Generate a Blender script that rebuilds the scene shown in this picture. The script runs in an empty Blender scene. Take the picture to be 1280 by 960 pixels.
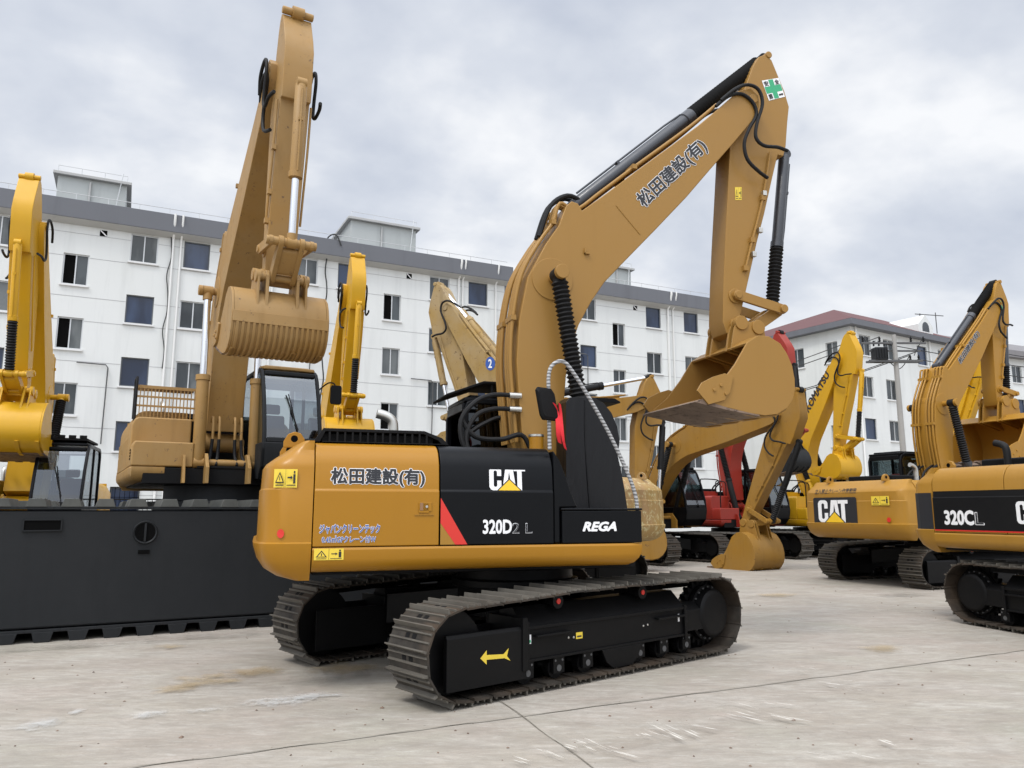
import bpy, bmesh, math, random
from mathutils import Vector, Matrix
random.seed(7)
R = math.radians
scene = bpy.context.scene
col = scene.collection

# ------------------------------------------------------------------ camera
CAM_H = 1.63
FPX = 961.0
PITCH = math.atan(157 / FPX)
cam_d = bpy.data.cameras.new('camera'); cam = bpy.data.objects.new('camera', cam_d); col.objects.link(cam)
cam.location = (0, 0, CAM_H); cam.rotation_euler = (math.pi/2 + PITCH, 0, 0)
cam_d.sensor_width = 36; cam_d.lens = 36 * FPX / 1280; cam_d.clip_end = 3000; cam_d.clip_start = .05
scene.camera = cam

def ray(px, py):
    u = (px-640)/FPX; v = (480-py)/FPX
    return (u, math.cos(PITCH)-v*math.sin(PITCH), math.sin(PITCH)+v*math.cos(PITCH))
def survey(px, py, C, a, off):
    """where a sight line meets the upright plane through C with heading a (degrees), off metres to its left -> (along, height)"""
    a = R(a); f = (math.sin(a), math.cos(a)); l = (-f[1], f[0])
    P = (C[0]+l[0]*off, C[1]+l[1]*off); d = ray(px, py)
    det = -f[0]*d[1] + d[0]*f[1]
    s = (P[0]*d[1]-d[0]*P[1])/det
    t = (P[1]+s*f[1])/d[1]
    return (s, CAM_H+t*d[2])

# ------------------------------------------------------------------ materials
M = {}
def nodes(name):
    m = bpy.data.materials.new(name); m.use_nodes = True; M[name] = m
    nt = m.node_tree; b = nt.nodes['Principled BSDF']
    return m, nt, b
def N(nt, t, **kw):
    n = nt.nodes.new(t)
    for k, v in kw.items(): setattr(n, k, v)
    return n
def mixc(nt, fac, a, b, mode='MIX'):
    n = N(nt, 'ShaderNodeMix', data_type='RGBA', blend_type=mode)
    for i, v in ((0, fac), (6, a), (7, b)):
        if isinstance(v, (int, float)): n.inputs[i].default_value = v
        elif isinstance(v, tuple): n.inputs[i].default_value = (*v, 1) if len(v) == 3 else v
        else: nt.links.new(v, n.inputs[i])
    return n.outputs[2]
def noise(nt, scale, detail=4, rough=.55, vec=None, dist=0):
    n = N(nt, 'ShaderNodeTexNoise'); n.inputs['Scale'].default_value = scale; n.inputs['Detail'].default_value = detail
    n.inputs['Roughness'].default_value = rough; n.inputs['Distortion'].default_value = dist
    if vec is None:
        tc = N(nt, 'ShaderNodeTexCoord'); vec = tc.outputs['Object']
    nt.links.new(vec, n.inputs['Vector']); return n.outputs['Fac']
def ramp(nt, fac, stops):
    r = N(nt, 'ShaderNodeValToRGB'); cr = r.color_ramp
    while len(cr.elements) < len(stops): cr.elements.new(.5)
    for e, (p, c) in zip(cr.elements, stops):
        e.position = p; e.color = (c, c, c, 1) if isinstance(c, (int, float)) else (*c, 1)
    nt.links.new(fac, r.inputs[0]); return r.outputs[0]
def scaled(nt, s):
    tc = N(nt, 'ShaderNodeTexCoord'); mp = N(nt, 'ShaderNodeMapping'); mp.inputs['Scale'].default_value = s
    nt.links.new(tc.outputs['Object'], mp.inputs[0]); return mp.outputs[0]
def bump(nt, b, h, strength=.2, dist=.01):
    n = N(nt, 'ShaderNodeBump'); n.inputs['Strength'].default_value = strength; n.inputs['Distance'].default_value = dist
    nt.links.new(h, n.inputs['Height']); nt.links.new(n.outputs[0], b.inputs['Normal'])
def paint(name, c, rough=.38, dust=.25, dustc=(.42, .36, .28), coat=.25, chips=0, metallic=0, chipc=(.10, .06, .035)):
    m, nt, b = nodes(name)
    n1 = noise(nt, 1.3, 6, .6)
    f = ramp(nt, n1, [(.35, 0), (.75, dust)])
    c2 = mixc(nt, f, c, dustc)
    st = noise(nt, 6, 4, .6, scaled(nt, (1, 1, .12)))
    c2 = mixc(nt, ramp(nt, st, [(.52, 0), (.78, dust*.7)]), c2, tuple(v*.55 for v in c))
    if chips:
        ch = noise(nt, 9, 10, .8)
        c2 = mixc(nt, ramp(nt, ch, [(.62-chips*.1, 0), (.66-chips*.1, 1)]), c2, chipc)
        ch2 = noise(nt, 2.2, 6, .7, scaled(nt, (1.3, 1, 1)))
        c2 = mixc(nt, ramp(nt, ch2, [(.62, 0), (.72, chips)]), c2, dustc)
    nt.links.new(c2, b.inputs['Base Color'])
    r = noise(nt, 9, 5, .6)
    mr = N(nt, 'ShaderNodeMapRange'); mr.inputs[3].default_value = rough-.08; mr.inputs[4].default_value = rough+.2
    nt.links.new(r, mr.inputs[0]); nt.links.new(mr.outputs[0], b.inputs['Roughness'])
    b.inputs['Coat Weight'].default_value = coat; b.inputs['Coat Roughness'].default_value = .15
    b.inputs['Metallic'].default_value = metallic
    bump(nt, b, noise(nt, 3, 3), .05, .02)
    return m
def plain(name, c, rough=.6, metallic=0, emit=0):
    m, nt, b = nodes(name); b.inputs['Base Color'].default_value = (*c, 1)
    b.inputs['Roughness'].default_value = rough; b.inputs['Metallic'].default_value = metallic
    return m
TAN = (.345, .158, .009)
paint('tan', TAN, .30, .08, (.30, .155, .035), coat=.12)
paint('tan_pale_haze', (.33, .182, .045), .5, .6, (.33, .225, .105), coat=0, chips=.2)  # used, dusty tan; sky reflection and haze are paled into the colour
paint('tan_boom_sheen', (.305, .165, .038), .42, .12, (.27, .17, .08), coat=.1)  # body tan again, with sky reflection and haze greyed into the colour
paint('tan_satin', (.35, .175, .018), .42, .25, (.30, .19, .08), coat=.1)
paint('tan_used', (.295, .150, .020), .5, .5, (.26, .17, .075), coat=0, chips=.12)
paint('tan_worn', (.33, .21, .065), .6, .8, (.36, .29, .19), coat=0, chips=.4, chipc=(.10, .055, .03))
paint('tan_peeling', (.36, .23, .06), .65, .9, (.30, .17, .09), coat=0, chips=.8, chipc=(.52, .45, .24))
paint('tan_brown', (.27, .14, .06), .6, .5, (.2, .12, .07), coat=0, chips=.5)
paint('yellow', (.58, .315, .006), .4, .2, (.42, .27, .06))
paint('red', (.29, .022, .012), .4, .25, (.25, .07, .04))
paint('black', (.0035, .004, .005), .28, .02, (.01, .01, .01), coat=.0)
paint('black_satin', (.004, .004, .0043), .4, .12, (.022, .02, .018), coat=.0)
paint('black_matt', (.006, .006, .0065), .6, .12, (.025, .024, .022), coat=0)
paint('charcoal', (.017, .0185, .02), .5, .35, (.028, .029, .03), coat=.0)
paint('rubber', (.007, .007, .0075), .55, .3, (.025, .024, .022), coat=0)
paint('cylinder_grey', (.022, .025, .032), .36, .25, (.045, .047, .05))
paint('lip_steel', (.13, .085, .06), .7, 1, (.24, .17, .12), coat=0, chips=.7, chipc=(.06, .04, .03))
paint('cutting_steel', (.10, .075, .055), .55, 1, (.2, .15, .11), coat=0, chips=.5)
paint('concrete_pole', (.32, .31, .29), .85, .4, (.22, .21, .2), coat=0)
for n_ in ('black', 'black_satin', 'black_matt', 'charcoal', 'rubber', 'tan', 'tan_boom_sheen', 'tan_satin', 'tan_used', 'tan_worn', 'yellow', 'red'): M[n_].node_tree.nodes['Principled BSDF'].inputs['Specular IOR Level'].default_value = .25 if n_ not in ('black', 'black_satin', 'black_matt', 'charcoal') else .16
plain('chrome', (.75, .76, .78), .14, 1)
plain('zinc', (.55, .54, .5), .35, .9)
plain('dark_void', (.006, .006, .006), .8)
M['dark_void'].node_tree.nodes['Principled BSDF'].inputs['Specular IOR Level'].default_value = 0
plain('white_letter', (.80, .80, .80), .5)
plain('ink', (.015, .016, .02), .5)
plain('blue_ink', (.03, .09, .35), .5)
plain('logo_yellow', (.80, .50, .02), .5)
def sheet_mat():
    m, nt, b = nodes('plastic_sheet'); b.inputs['Base Color'].default_value = (.006, .006, .007, 1); b.inputs['Roughness'].default_value = .3; b.inputs['Specular IOR Level'].default_value = .3
    bump(nt, b, noise(nt, 2.2, 4, .55, scaled(nt, (2.2, 2.2, .4)), .6), .4, .05)
sheet_mat()
plain('red_mark', (.62, .03, .02), .4)
plain('green_mark', (.03, .35, .16), .5)
plain('sticker_yellow', (.75, .55, .05), .5)
plain('lamp_glass', (.6, .6, .6), .1)
plain('cloth_red', (.65, .02, .03), .8)
plain('seat_red', (.18, .03, .03), .8)
plain('steel_grey', (.10, .10, .10), .6, .3)
plain('wire', (.03, .03, .03), .7)

def shoe_mat():
    m, nt, b = nodes('shoe')
    a = noise(nt, 4, 4, .6)
    c = mixc(nt, ramp(nt, a, [(.38, 0), (.68, 1)]), (.018, .016, .013), (.065, .056, .046))
    a2 = noise(nt, 2.5, 3)
    c = mixc(nt, ramp(nt, a2, [(.4, 0), (.7, .55)]), c, (.10, .065, .04))
    nt.links.new(c, b.inputs['Base Color']); b.inputs['Roughness'].default_value = .62; b.inputs['Metallic'].default_value = .35
    bump(nt, b, noise(nt, 40, 4), .15, .003)
shoe_mat()
paint('shoe_edge', (.17, .158, .135), .5, .9, (.07, .06, .048), coat=0, metallic=.4)
def wrap_mat():
    m, nt, b = nodes('spiral_wrap')
    w = N(nt, 'ShaderNodeTexWave', wave_type='BANDS', bands_direction='Z'); w.inputs['Scale'].default_value = 9; w.inputs['Distortion'].default_value = 3
    tc = N(nt, 'ShaderNodeTexCoord'); nt.links.new(tc.outputs['Object'], w.inputs[0])
    c = mixc(nt, ramp(nt, w.outputs['Fac'], [(.35, 0), (.5, 1)]), (.13, .13, .13), (.42, .42, .42))
    nt.links.new(c, b.inputs['Base Color']); b.inputs['Roughness'].default_value = .4
wrap_mat()
def glass_mat(name, tint, refl=.12):
    m = bpy.data.materials.new(name); m.use_nodes = True; M[name] = m; nt = m.node_tree; nt.nodes.clear()
    o = N(nt, 'ShaderNodeOutputMaterial'); t = N(nt, 'ShaderNodeBsdfTransparent'); t.inputs[0].default_value = (*tint, 1)
    g = N(nt, 'ShaderNodeBsdfGlossy'); g.inputs['Roughness'].default_value = .03; g.inputs[0].default_value = (.8, .85, .9, 1)
    fr = N(nt, 'ShaderNodeLayerWeight'); fr.inputs[0].default_value = .35
    mr = N(nt, 'ShaderNodeMapRange'); mr.inputs[3].default_value = refl; mr.inputs[4].default_value = .6
    mx = N(nt, 'ShaderNodeMixShader')
    nt.links.new(fr.outputs['Facing'], mr.inputs[0]); nt.links.new(mr.outputs[0], mx.inputs[0])
    nt.links.new(t.outputs[0], mx.inputs[1]); nt.links.new(g.outputs[0], mx.inputs[2]); nt.links.new(mx.outputs[0], o.inputs[0])
glass_mat('cab_glass', (.36, .42, .43), .08)
glass_mat('cab_glass_dark', (.02, .024, .026), .05)
def window_mat(name, c, c2):
    m, nt, b = nodes(name)
    a = noise(nt, .9, 3, .5, scaled(nt, (1, 1, .35)))
    cc = mixc(nt, ramp(nt, a, [(.42, 0), (.6, 1)]), c, c2)
    nt.links.new(cc, b.inputs['Base Color']); b.inputs['Roughness'].default_value = .12
    b.inputs['Specular IOR Level'].default_value = .6
window_mat('window_blue', (.010, .018, .042), (.03, .05, .10))
window_mat('window_dark', (.018, .022, .025), (.06, .07, .075))
window_mat('window_curtain', (.13, .14, .14), (.035, .042, .045))
def wall_mat(name, c, streak=.25):
    m, nt, b = nodes(name)
    s = noise(nt, 1.6, 6, .65, scaled(nt, (1, 1, .08)))
    c2 = mixc(nt, ramp(nt, s, [(.5, 0), (.8, streak)]), c, tuple(v*.55 for v in c))
    s2 = noise(nt, .25, 4)
    c2 = mixc(nt, ramp(nt, s2, [(.35, 0), (.7, .35)]), c2, (c[0]*.86, c[1]*.87, c[2]*.84))
    nt.links.new(c2, b.inputs['Base Color']); b.inputs['Roughness'].default_value = .85
    bump(nt, b, noise(nt, 12, 4), .1, .01)
wall_mat('white_wall', (.655, .665, .65), .35)
wall_mat('grey_band', (.135, .14, .155), .4)
wall_mat('pale_box', (.42, .44, .43), .5)
wall_mat('soffit', (.42, .42, .41))
wall_mat('roof_red', (.12, .052, .052), .4)
wall_mat('roof_grey', (.20, .19, .195), .4)
plain('alu', (.55, .56, .56), .4, .4)
plain('sill', (.66, .66, .65), .7)
plain('groove', (.40, .40, .40), .9)
plain('pipe_white', (.72, .72, .70), .6)

def ground_mat():
    m, nt, b = nodes('concrete_yard')
    tc = N(nt, 'ShaderNodeTexCoord')
    def mapped(rot, sc):
        mp = N(nt, 'ShaderNodeMapping'); mp.inputs['Rotation'].default_value = (0, 0, R(rot)); mp.inputs['Scale'].default_value = sc
        nt.links.new(tc.outputs['Object'], mp.inputs[0]); return mp.outputs[0]
    base = mixc(nt, ramp(nt, noise(nt, .35, 7, .62), [(.3, 0), (.7, 1)]), (.305, .266, .216), (.395, .355, .293))
    base = mixc(nt, ramp(nt, noise(nt, .6, 5, .6, mapped(60, (1, 1.3, 1))), [(.42, 0), (.6, .7)]), base, (.375, .318, .272))
    base = mixc(nt, ramp(nt, noise(nt, .45, 5, .6, mapped(15, (1.2, 1, 1))), [(.5, 0), (.66, .6)]), base, (.335, .335, .265))
    # long scuffs left by dragging tracks
    sc = noise(nt, 1.1, 8, .7, mapped(-26, (.7, 1.9, 1)), .7)
    base = mixc(nt, ramp(nt, sc, [(.44, 0), (.66, .75)]), base, (.46, .43, .38))
    sc2 = noise(nt, 1.5, 8, .72, mapped(-40, (.6, 1.7, 1)), .8)
    base = mixc(nt, ramp(nt, sc2, [(.48, 0), (.72, .7)]), base, (.22, .19, .155))
    # dusty light film and damp darker film
    base = mixc(nt, ramp(nt, noise(nt, .9, 8, .7), [(.55, 0), (.62, .3)]), base, (.50, .48, .43))
    base = mixc(nt, ramp(nt, noise(nt, 8, 9, .75, mapped(-30, (.6, 1.6, 1)), .5), [(.40, .55), (.62, 0)]), base, (.23, .205, .17))
    base = mixc(nt, ramp(nt, noise(nt, 11, 9, .78, mapped(-20, (.45, 1.8, 1)), .4), [(.54, 0), (.72, .6)]), base, (.52, .50, .455))
    base = mixc(nt, ramp(nt, noise(nt, 2.3, 8, .75, mapped(40, (1, 1.8, 1))), [(.60, 0), (.72, .45)]), base, (.19, .17, .15))
    # dark grit
    gr = noise(nt, 16, 3, .7)
    base = mixc(nt, ramp(nt, gr, [(.69, 0), (.73, .6)]), base, (.1, .085, .07))
    base = mixc(nt, ramp(nt, noise(nt, 60, 3, .6), [(.3, .25), (.7, 0)]), base, (.22, .2, .18))
    nt.links.new(base, b.inputs['Base Color'])
    b.inputs['Roughness'].default_value = .8
    mr = ramp(nt, noise(nt, 1.1, 5), [(.3, .62), (.7, .92)]); nt.links.new(mr, b.inputs['Roughness'])
    bump(nt, b, noise(nt, 22, 8, .7), .35, .012)
ground_mat()
def stain(name, c, amount=1, scale=5, rough=.8):
    m, nt, b = nodes(name)
    b.inputs['Base Color'].default_value = (*c, 1); b.inputs['Roughness'].default_value = rough
    at = N(nt, 'ShaderNodeAttribute'); at.attribute_name = 'edge'
    n = noise(nt, scale, 6, .7)
    mu = N(nt, 'ShaderNodeMath', operation='MULTIPLY'); nt.links.new(at.outputs['Fac'], mu.inputs[0]); nt.links.new(n, mu.inputs[1])
    al = ramp(nt, mu.outputs[0], [(.28, 0), (.5, amount)])
    nt.links.new(al, b.inputs['Alpha'])
stain('stain_white', (.55, .55, .53), .5, 9)
stain('stain_brown', (.38, .28, .14), .45, 4)
stain('stain_dust', (.60, .57, .51), .9, 3)
stain('ground_dark', (.17, .15, .13), .35, 3)
plain('joint', (.24, .215, .175), .95)
paint('joint_dirt', (.24, .22, .185), .95, .9, (.36, .33, .28), coat=0)

# ------------------------------------------------------------------ mesh building
def tag(o, label=None, cat=None, group=None, kind=None):
    for k, v in (('label', label), ('category', cat), ('group', group), ('kind', kind)):
        if v: o[k] = v
    return o
def empty(name, loc=(0, 0, 0), rz=0, parent=None):
    o = bpy.data.objects.new(name, None); col.objects.link(o); o.location = loc; o.rotation_euler = (0, 0, rz)
    o.empty_display_size = .3
    if parent: o.parent = parent
    return o
class MB:
    def __init__(s, xf=None): s.bm = bmesh.new(); s.mi = 0; s.xf = xf
    def v(s, p):
        p = Vector(p)
        return s.bm.verts.new(s.xf @ p if s.xf else p)
    def f(s, vs):
        try: f = s.bm.faces.new(vs); f.material_index = s.mi; return f
        except ValueError: return None
    def loft(s, rings, closed=True, cap=True):
        rv = [[s.v(p) for p in r] for r in rings]; n = len(rings[0])
        for a, b in zip(rv, rv[1:]):
            for i in range(n if closed else n-1):
                j = (i+1) % n; s.f([a[i], a[j], b[j], b[i]])
        if cap and closed: s.f(rv[0][::-1]); s.f(rv[-1])
        return rv
    def prism(s, pts, y0, y1):
        """profile in x-z, extruded along y"""
        s.loft([[(x, y0, z) for x, z in pts], [(x, y1, z) for x, z in pts]])
    def sect(s, pts, x0, x1):
        s.loft([[(x0, y, z) for y, z in pts], [(x1, y, z) for y, z in pts]])
    def slab(s, pts, z0, z1):
        s.loft([[(x, y, z0) for x, y in pts], [(x, y, z1) for x, y in pts]])
    def box(s, x0, x1, y0, y1, z0, z1): s.slab([(x0, y0), (x1, y0), (x1, y1), (x0, y1)], z0, z1)
    def obox(s, c, ax, ay, az, hx, hy, hz):
        c = Vector(c); P = []
        for sz in (-1, 1):
            P.append([c+ax*hx*a+ay*hy*b+az*hz*sz for a, b in ((-1, -1), (1, -1), (1, 1), (-1, 1))])
        s.loft(P)
    def lathe(s, p0, p1, prof, seg=20, cap=True):
        p0, p1 = Vector(p0), Vector(p1); d = p1-p0; L = d.length; d.normalize()
        u = d.orthogonal().normalized(); w = d.cross(u)
        s.loft([[p0+d*(t*L)+(u*math.cos(2*math.pi*k/seg)+w*math.sin(2*math.pi*k/seg))*r for k in range(seg)] for t, r in prof], cap=cap)
    def cyl(s, p0, p1, r, r2=None, seg=20): s.lathe(p0, p1, [(0, r), (1, r if r2 is None else r2)], seg)
    def tube(s, path, r, seg=8, smooth=True, sub=5):
        P = [Vector(p) for p in path]
        if smooth and len(P) > 2:
            Q = []
            for i in range(len(P)-1):
                a, b, c, d = P[max(i-1, 0)], P[i], P[i+1], P[min(i+2, len(P)-1)]
                for k in range(sub):
                    t = k/sub
                    Q.append(.5*((2*b)+(c-a)*t+(2*a-5*b+4*c-d)*t*t+(3*b-a-3*c+d)*t**3))
            P = Q+[P[-1]]
        rings = []; u = None
        for i, p in enumerate(P):
            d = (P[min(i+1, len(P)-1)]-P[max(i-1, 0)]).normalized()
            u = d.orthogonal().normalized() if u is None else (u-d*u.dot(d)).normalized()
            w = d.cross(u)
            rings.append([p+(u*math.cos(2*math.pi*k/seg)+w*math.sin(2*math.pi*k/seg))*r for k in range(seg)])
        s.loft(rings)
    def build(s, name, mats, parent=None, bevel=0, ang=35, smooth=True, seg=2):
        me = bpy.data.meshes.new(name)
        bmesh.ops.recalc_face_normals(s.bm, faces=s.bm.faces[:]); s.bm.to_mesh(me); s.bm.free()
        for m in (mats if isinstance(mats, (list, tuple)) else [mats]): me.materials.append(M[m])
        if smooth:
            me.polygons.foreach_set('use_smooth', [True]*len(me.polygons))
            if not bevel: me.set_sharp_from_angle(angle=R(ang))
        o = bpy.data.objects.new(name, me); col.objects.link(o)
        if parent: o.parent = parent
        if bevel:
            b = o.modifiers.new('edge', 'BEVEL'); b.width = bevel; b.segments = seg; b.limit_method = 'ANGLE'; b.angle_limit = R(30)
            b.harden_normals = True
        return o
def link_copy(src, parent=None, loc=None, rz=None):
    o = src.copy(); col.objects.link(o); o.parent = parent
    if loc is not None: o.location = loc
    if rz is not None: o.rotation_euler = (0, 0, rz)
    return o

# ------------------------------------------------------------------ lettering
_tc = {}
def glyphs(s, offset=0, shear=0, space=1):
    k = (s, offset, shear, space)
    if k in _tc: return _tc[k]
    c = bpy.data.curves.new('t', 'FONT'); c.body = s; c.size = 1; c.offset = offset; c.shear = shear; c.space_character = space
    c.resolution_u = 3
    o = bpy.data.objects.new('t', c); col.objects.link(o); bpy.context.view_layer.update()
    dg = bpy.context.evaluated_depsgraph_get(); me = o.evaluated_get(dg).to_mesh()
    vs = [(v.co.x, v.co.y) for v in me.vertices]; fs = [tuple(p.vertices) for p in me.polygons]
    o.evaluated_get(dg).to_mesh_clear(); bpy.data.objects.remove(o); bpy.data.curves.remove(c)
    _tc[k] = (vs, fs); return _tc[k]
def write(s, place, w, h, mat, parent, name='lettering', bold=0, outline=0, outmat='white_letter', shear=0, space=1, lift=.003, flatbox=None):
    """place(u, v, lift) maps the w x h box onto a surface"""
    base = glyphs(s, 0, shear, space)[0]
    x0, x1 = min(p[0] for p in base), max(p[0] for p in base); y0, y1 = min(p[1] for p in base), max(p[1] for p in base)
    mb = MB(); mats = [mat]
    K = 8
    layers = [(bold, lift+(.0025 if outline else 0), 0)]
    if outline: layers = [(bold+outline, lift, 1)]+layers; mats = [mat, outmat]
    vs, fs = base, glyphs(s, 0, shear, space)[1]
    fx, fy = w/(x1-x0), h/(y1-y0)
    for off, lf, mi in layers:
        dirs = [(0, 0)]+([(off*math.cos(2*math.pi*k/K), off*math.sin(2*math.pi*k/K)) for k in range(K)] if off > 0 else [])
        for n_, (ox, oy) in enumerate(dirs):
            V = [mb.bm.verts.new(place((x-x0+ox)*fx, (y-y0+oy)*fy, lf+n_*.00008)) for x, y in vs]
            for f in fs:
                ff = mb.f([V[i] for i in f])
                if ff: ff.material_index = mi
    return mb_flat(mb, name, mats, parent)
def mb_flat(mb, name, mats, parent):
    me = bpy.data.meshes.new(name); mb.bm.to_mesh(me); mb.bm.free()
    for m in (mats if isinstance(mats, (list, tuple)) else [mats]): me.materials.append(M[m])
    o = bpy.data.objects.new(name, me); col.objects.link(o); o.parent = parent; return o
def shapes(place, items, parent, name, lift=.003):
    """flat cut shapes [(material, polygon, layer)] laid on a surface"""
    mb = MB(); mats = []
    for m, pts, k in items:
        if m not in mats: mats.append(m)
        f = mb.f([mb.bm.verts.new(place(u, v, lift+.0015*k)) for u, v in pts]); f.material_index = mats.index(m)
    return mb_flat(mb, name, mats, parent)
def plane_at(o, u, v, n):
    o, u, v, n = map(Vector, (o, u, v, n)); u.normalize(); v.normalize(); n.normalize()
    return lambda a, b, l: o+u*a+v*b+n*l
CATC = [(0, .15), (.04, .04), (.1, 0), (.24, 0), (.3, .04), (.33, .12), (.33, .42), (.215, .42), (.215, .2), (.19, .15), (.145, .15), (.12, .2), (.12, .8), (.145, .85), (.19, .85), (.215, .8), (.215, .62), (.33, .62), (.33, .88), (.3, .96), (.24, 1), (.1, 1), (.04, .96), (0, .85)]
def cat_logo(place, w, h, parent):
    S = lambda P: [(x*w, y*h) for x, y in P]
    it = [('white_letter', S(CATC), 0),
          ('white_letter', S([(.355, 0), (.475, 0), (.548, .83), (.548, 1), (.45, 1)]), 0),
          ('white_letter', S([(.548, 1), (.548, .83), (.62, 0), (.74, 0), (.65, 1)]), 0),
          ('white_letter', S([(.665, 1), (1, 1), (1, .84), (.9, .84), (.9, 0), (.775, 0), (.775, .84), (.675, .84)]), 0),
          ('ink', S([(.2, -.01), (.9, -.01), (.55, .52)]), 1),
          ('logo_yellow', S([(.245, 0), (.855, 0), (.55, .455)]), 2)]
    return shapes(place, it, parent, 'logo')
def warning(place, w, h, parent, name='warning_sticker'):
    S = lambda P: [(x*w, y*h) for x, y in P]
    it = [('sticker_yellow', S([(0, 0), (1, 0), (1, 1), (0, 1)]), 0),
          ('ink', S([(.06, .25), (.44, .25), (.25, .85)]), 1), ('sticker_yellow', S([(.12, .31), (.38, .31), (.25, .72)]), 2),
          ('ink', S([(.235, .38), (.265, .38), (.265, .6), (.235, .6)]), 3),
          ('ink', S([(.58, .5), (.74, .5), (.74, .58), (.58, .58)]), 1), ('ink', S([(.72, .42), (.8, .54), (.72, .66)]), 1),
          ('ink', S([(.83, .22), (.92, .22), (.92, .72), (.83, .72)]), 1), ('ink', S([(.845, .76), (.905, .76), (.905, .9), (.845, .9)]), 1),
          ('ink', S([(.08, .1), (.42, .1), (.42, .15), (.08, .15)]), 1), ('ink', S([(.55, .1), (.94, .1), (.94, .15), (.55, .15)]), 1),
          ('ink', S([(.495, .0), (.505, .0), (.505, 1), (.495, 1)]), 1)]
    return shapes(place, it, parent, name)

# ------------------------------------------------------------------ similarity frames in the boom plane
def sim(P, a, b):
    dx, dz = b[0]-a[0], b[1]-a[1]
    return [(a[0]+u*dx-v*dz, a[1]+u*dz+v*dx) for u, v in P]
def inv(P, a, b):
    dx, dz = b[0]-a[0], b[1]-a[1]; L2 = dx*dx+dz*dz
    return [(((p[0]-a[0])*dx+(p[1]-a[1])*dz)/L2, (-(p[0]-a[0])*dz+(p[1]-a[1])*dx)/L2) for p in P]
MC = (.029, 9.028); MA = 72.1                       # main excavator: swing centre and heading
FOOT = (.2, 1.75)
U = lambda px, py, o=-.33: survey(px, py, MC, MA, o)
TIP0 = U(936, 128, -.2); PIN0 = U(920, 406, -.2)
BOOM = inv([U(*q) for q in [(703, 600), (663, 600), (655, 556), (650, 500), (647, 450), (650, 400), (661, 345), (684, 303), (700, 280), (709, 256), (716, 250), (724, 253), (729, 262), (760, 240), (800, 210), (840, 181), (875, 155), (905, 130), (925, 112), (940, 108), (950, 118), (951, 132), (942, 150), (920, 176), (890, 210), (860, 245), (820, 287), (780, 328), (757, 352), (740, 377), (725, 405), (715, 435), (709, 470), (706, 510)]], FOOT, TIP0)
ARM = inv([U(*q, -.25) for q in [(917, 176), (921, 160), (927, 135), (936, 105), (946, 78), (953, 67), (961, 64), (969, 71), (985, 110), (991, 130), (989, 150), (987, 180), (984, 192), (977, 190), (970, 220), (960, 265), (951, 300), (942, 340), (936, 367), (930, 392), (929, 410), (922, 419), (913, 415), (908, 400), (909, 350), (911, 300), (914, 240)]], TIP0, PIN0)
PB = inv([U(698, 343, -.5)], FOOT, TIP0)[0]
PAF = inv([U(719, 257, -.1)], FOOT, TIP0)[0]
PAR = inv([U(957, 72, -.1)], TIP0, PIN0)[0]
PKF = inv([U(983, 192, -.05)], TIP0, PIN0)[0]
HOSEA = inv([U(*q, -.35) for q in [(903, 124), (918, 112), (934, 106), (948, 112), (953, 130), (946, 155), (945, 172), (955, 182), (972, 184), (986, 187)]], TIP0, PIN0)
HOSEB = inv([U(*q, -.35) for q in [(898, 130), (912, 119), (928, 116), (942, 126), (947, 142), (938, 160), (932, 178), (936, 198), (950, 213), (963, 220)]], TIP0, PIN0)
PGU = inv([U(926, 367, -.3)], TIP0, PIN0)[0]
PRE = inv([U(982, 385, -.3)], TIP0, PIN0)[0]
TIPB0 = (2.11, 2.90)
BK = lambda P: inv(P, PIN0, TIPB0)
SIDE = BK([(2.11, 2.90), (2.39, 3.12), (2.61, 3.38), (2.80, 3.66), (2.96, 3.76), (3.12, 3.76), (3.28, 3.68), (3.37, 3.56), (3.44, 3.40), (3.465, 3.24), (3.46, 3.10), (3.42, 2.98), (3.33, 2.87), (3.18, 2.785), (3.0, 2.76), (2.80, 2.78), (2.6, 2.815)])
WRAP = BK([(2.80, 3.66), (2.96, 3.76), (3.12, 3.76), (3.28, 3.68), (3.37, 3.56), (3.44, 3.40), (3.465, 3.24), (3.46, 3.10), (3.42, 2.98), (3.33, 2.87), (3.18, 2.785), (3.0, 2.76), (2.80, 2.78), (2.6, 2.815), (2.35, 2.86), (2.11, 2.90)])
EAR = BK([(2.80, 3.64), (2.86, 3.92), (2.93, 4.08), (3.02, 4.09), (3.09, 4.02), (3.16, 4.04), (3.24, 4.06), (3.31, 3.98), (3.33, 3.84), (3.39, 3.5)])
LINKP = BK([(3.22, 3.96)])[0]

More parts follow.
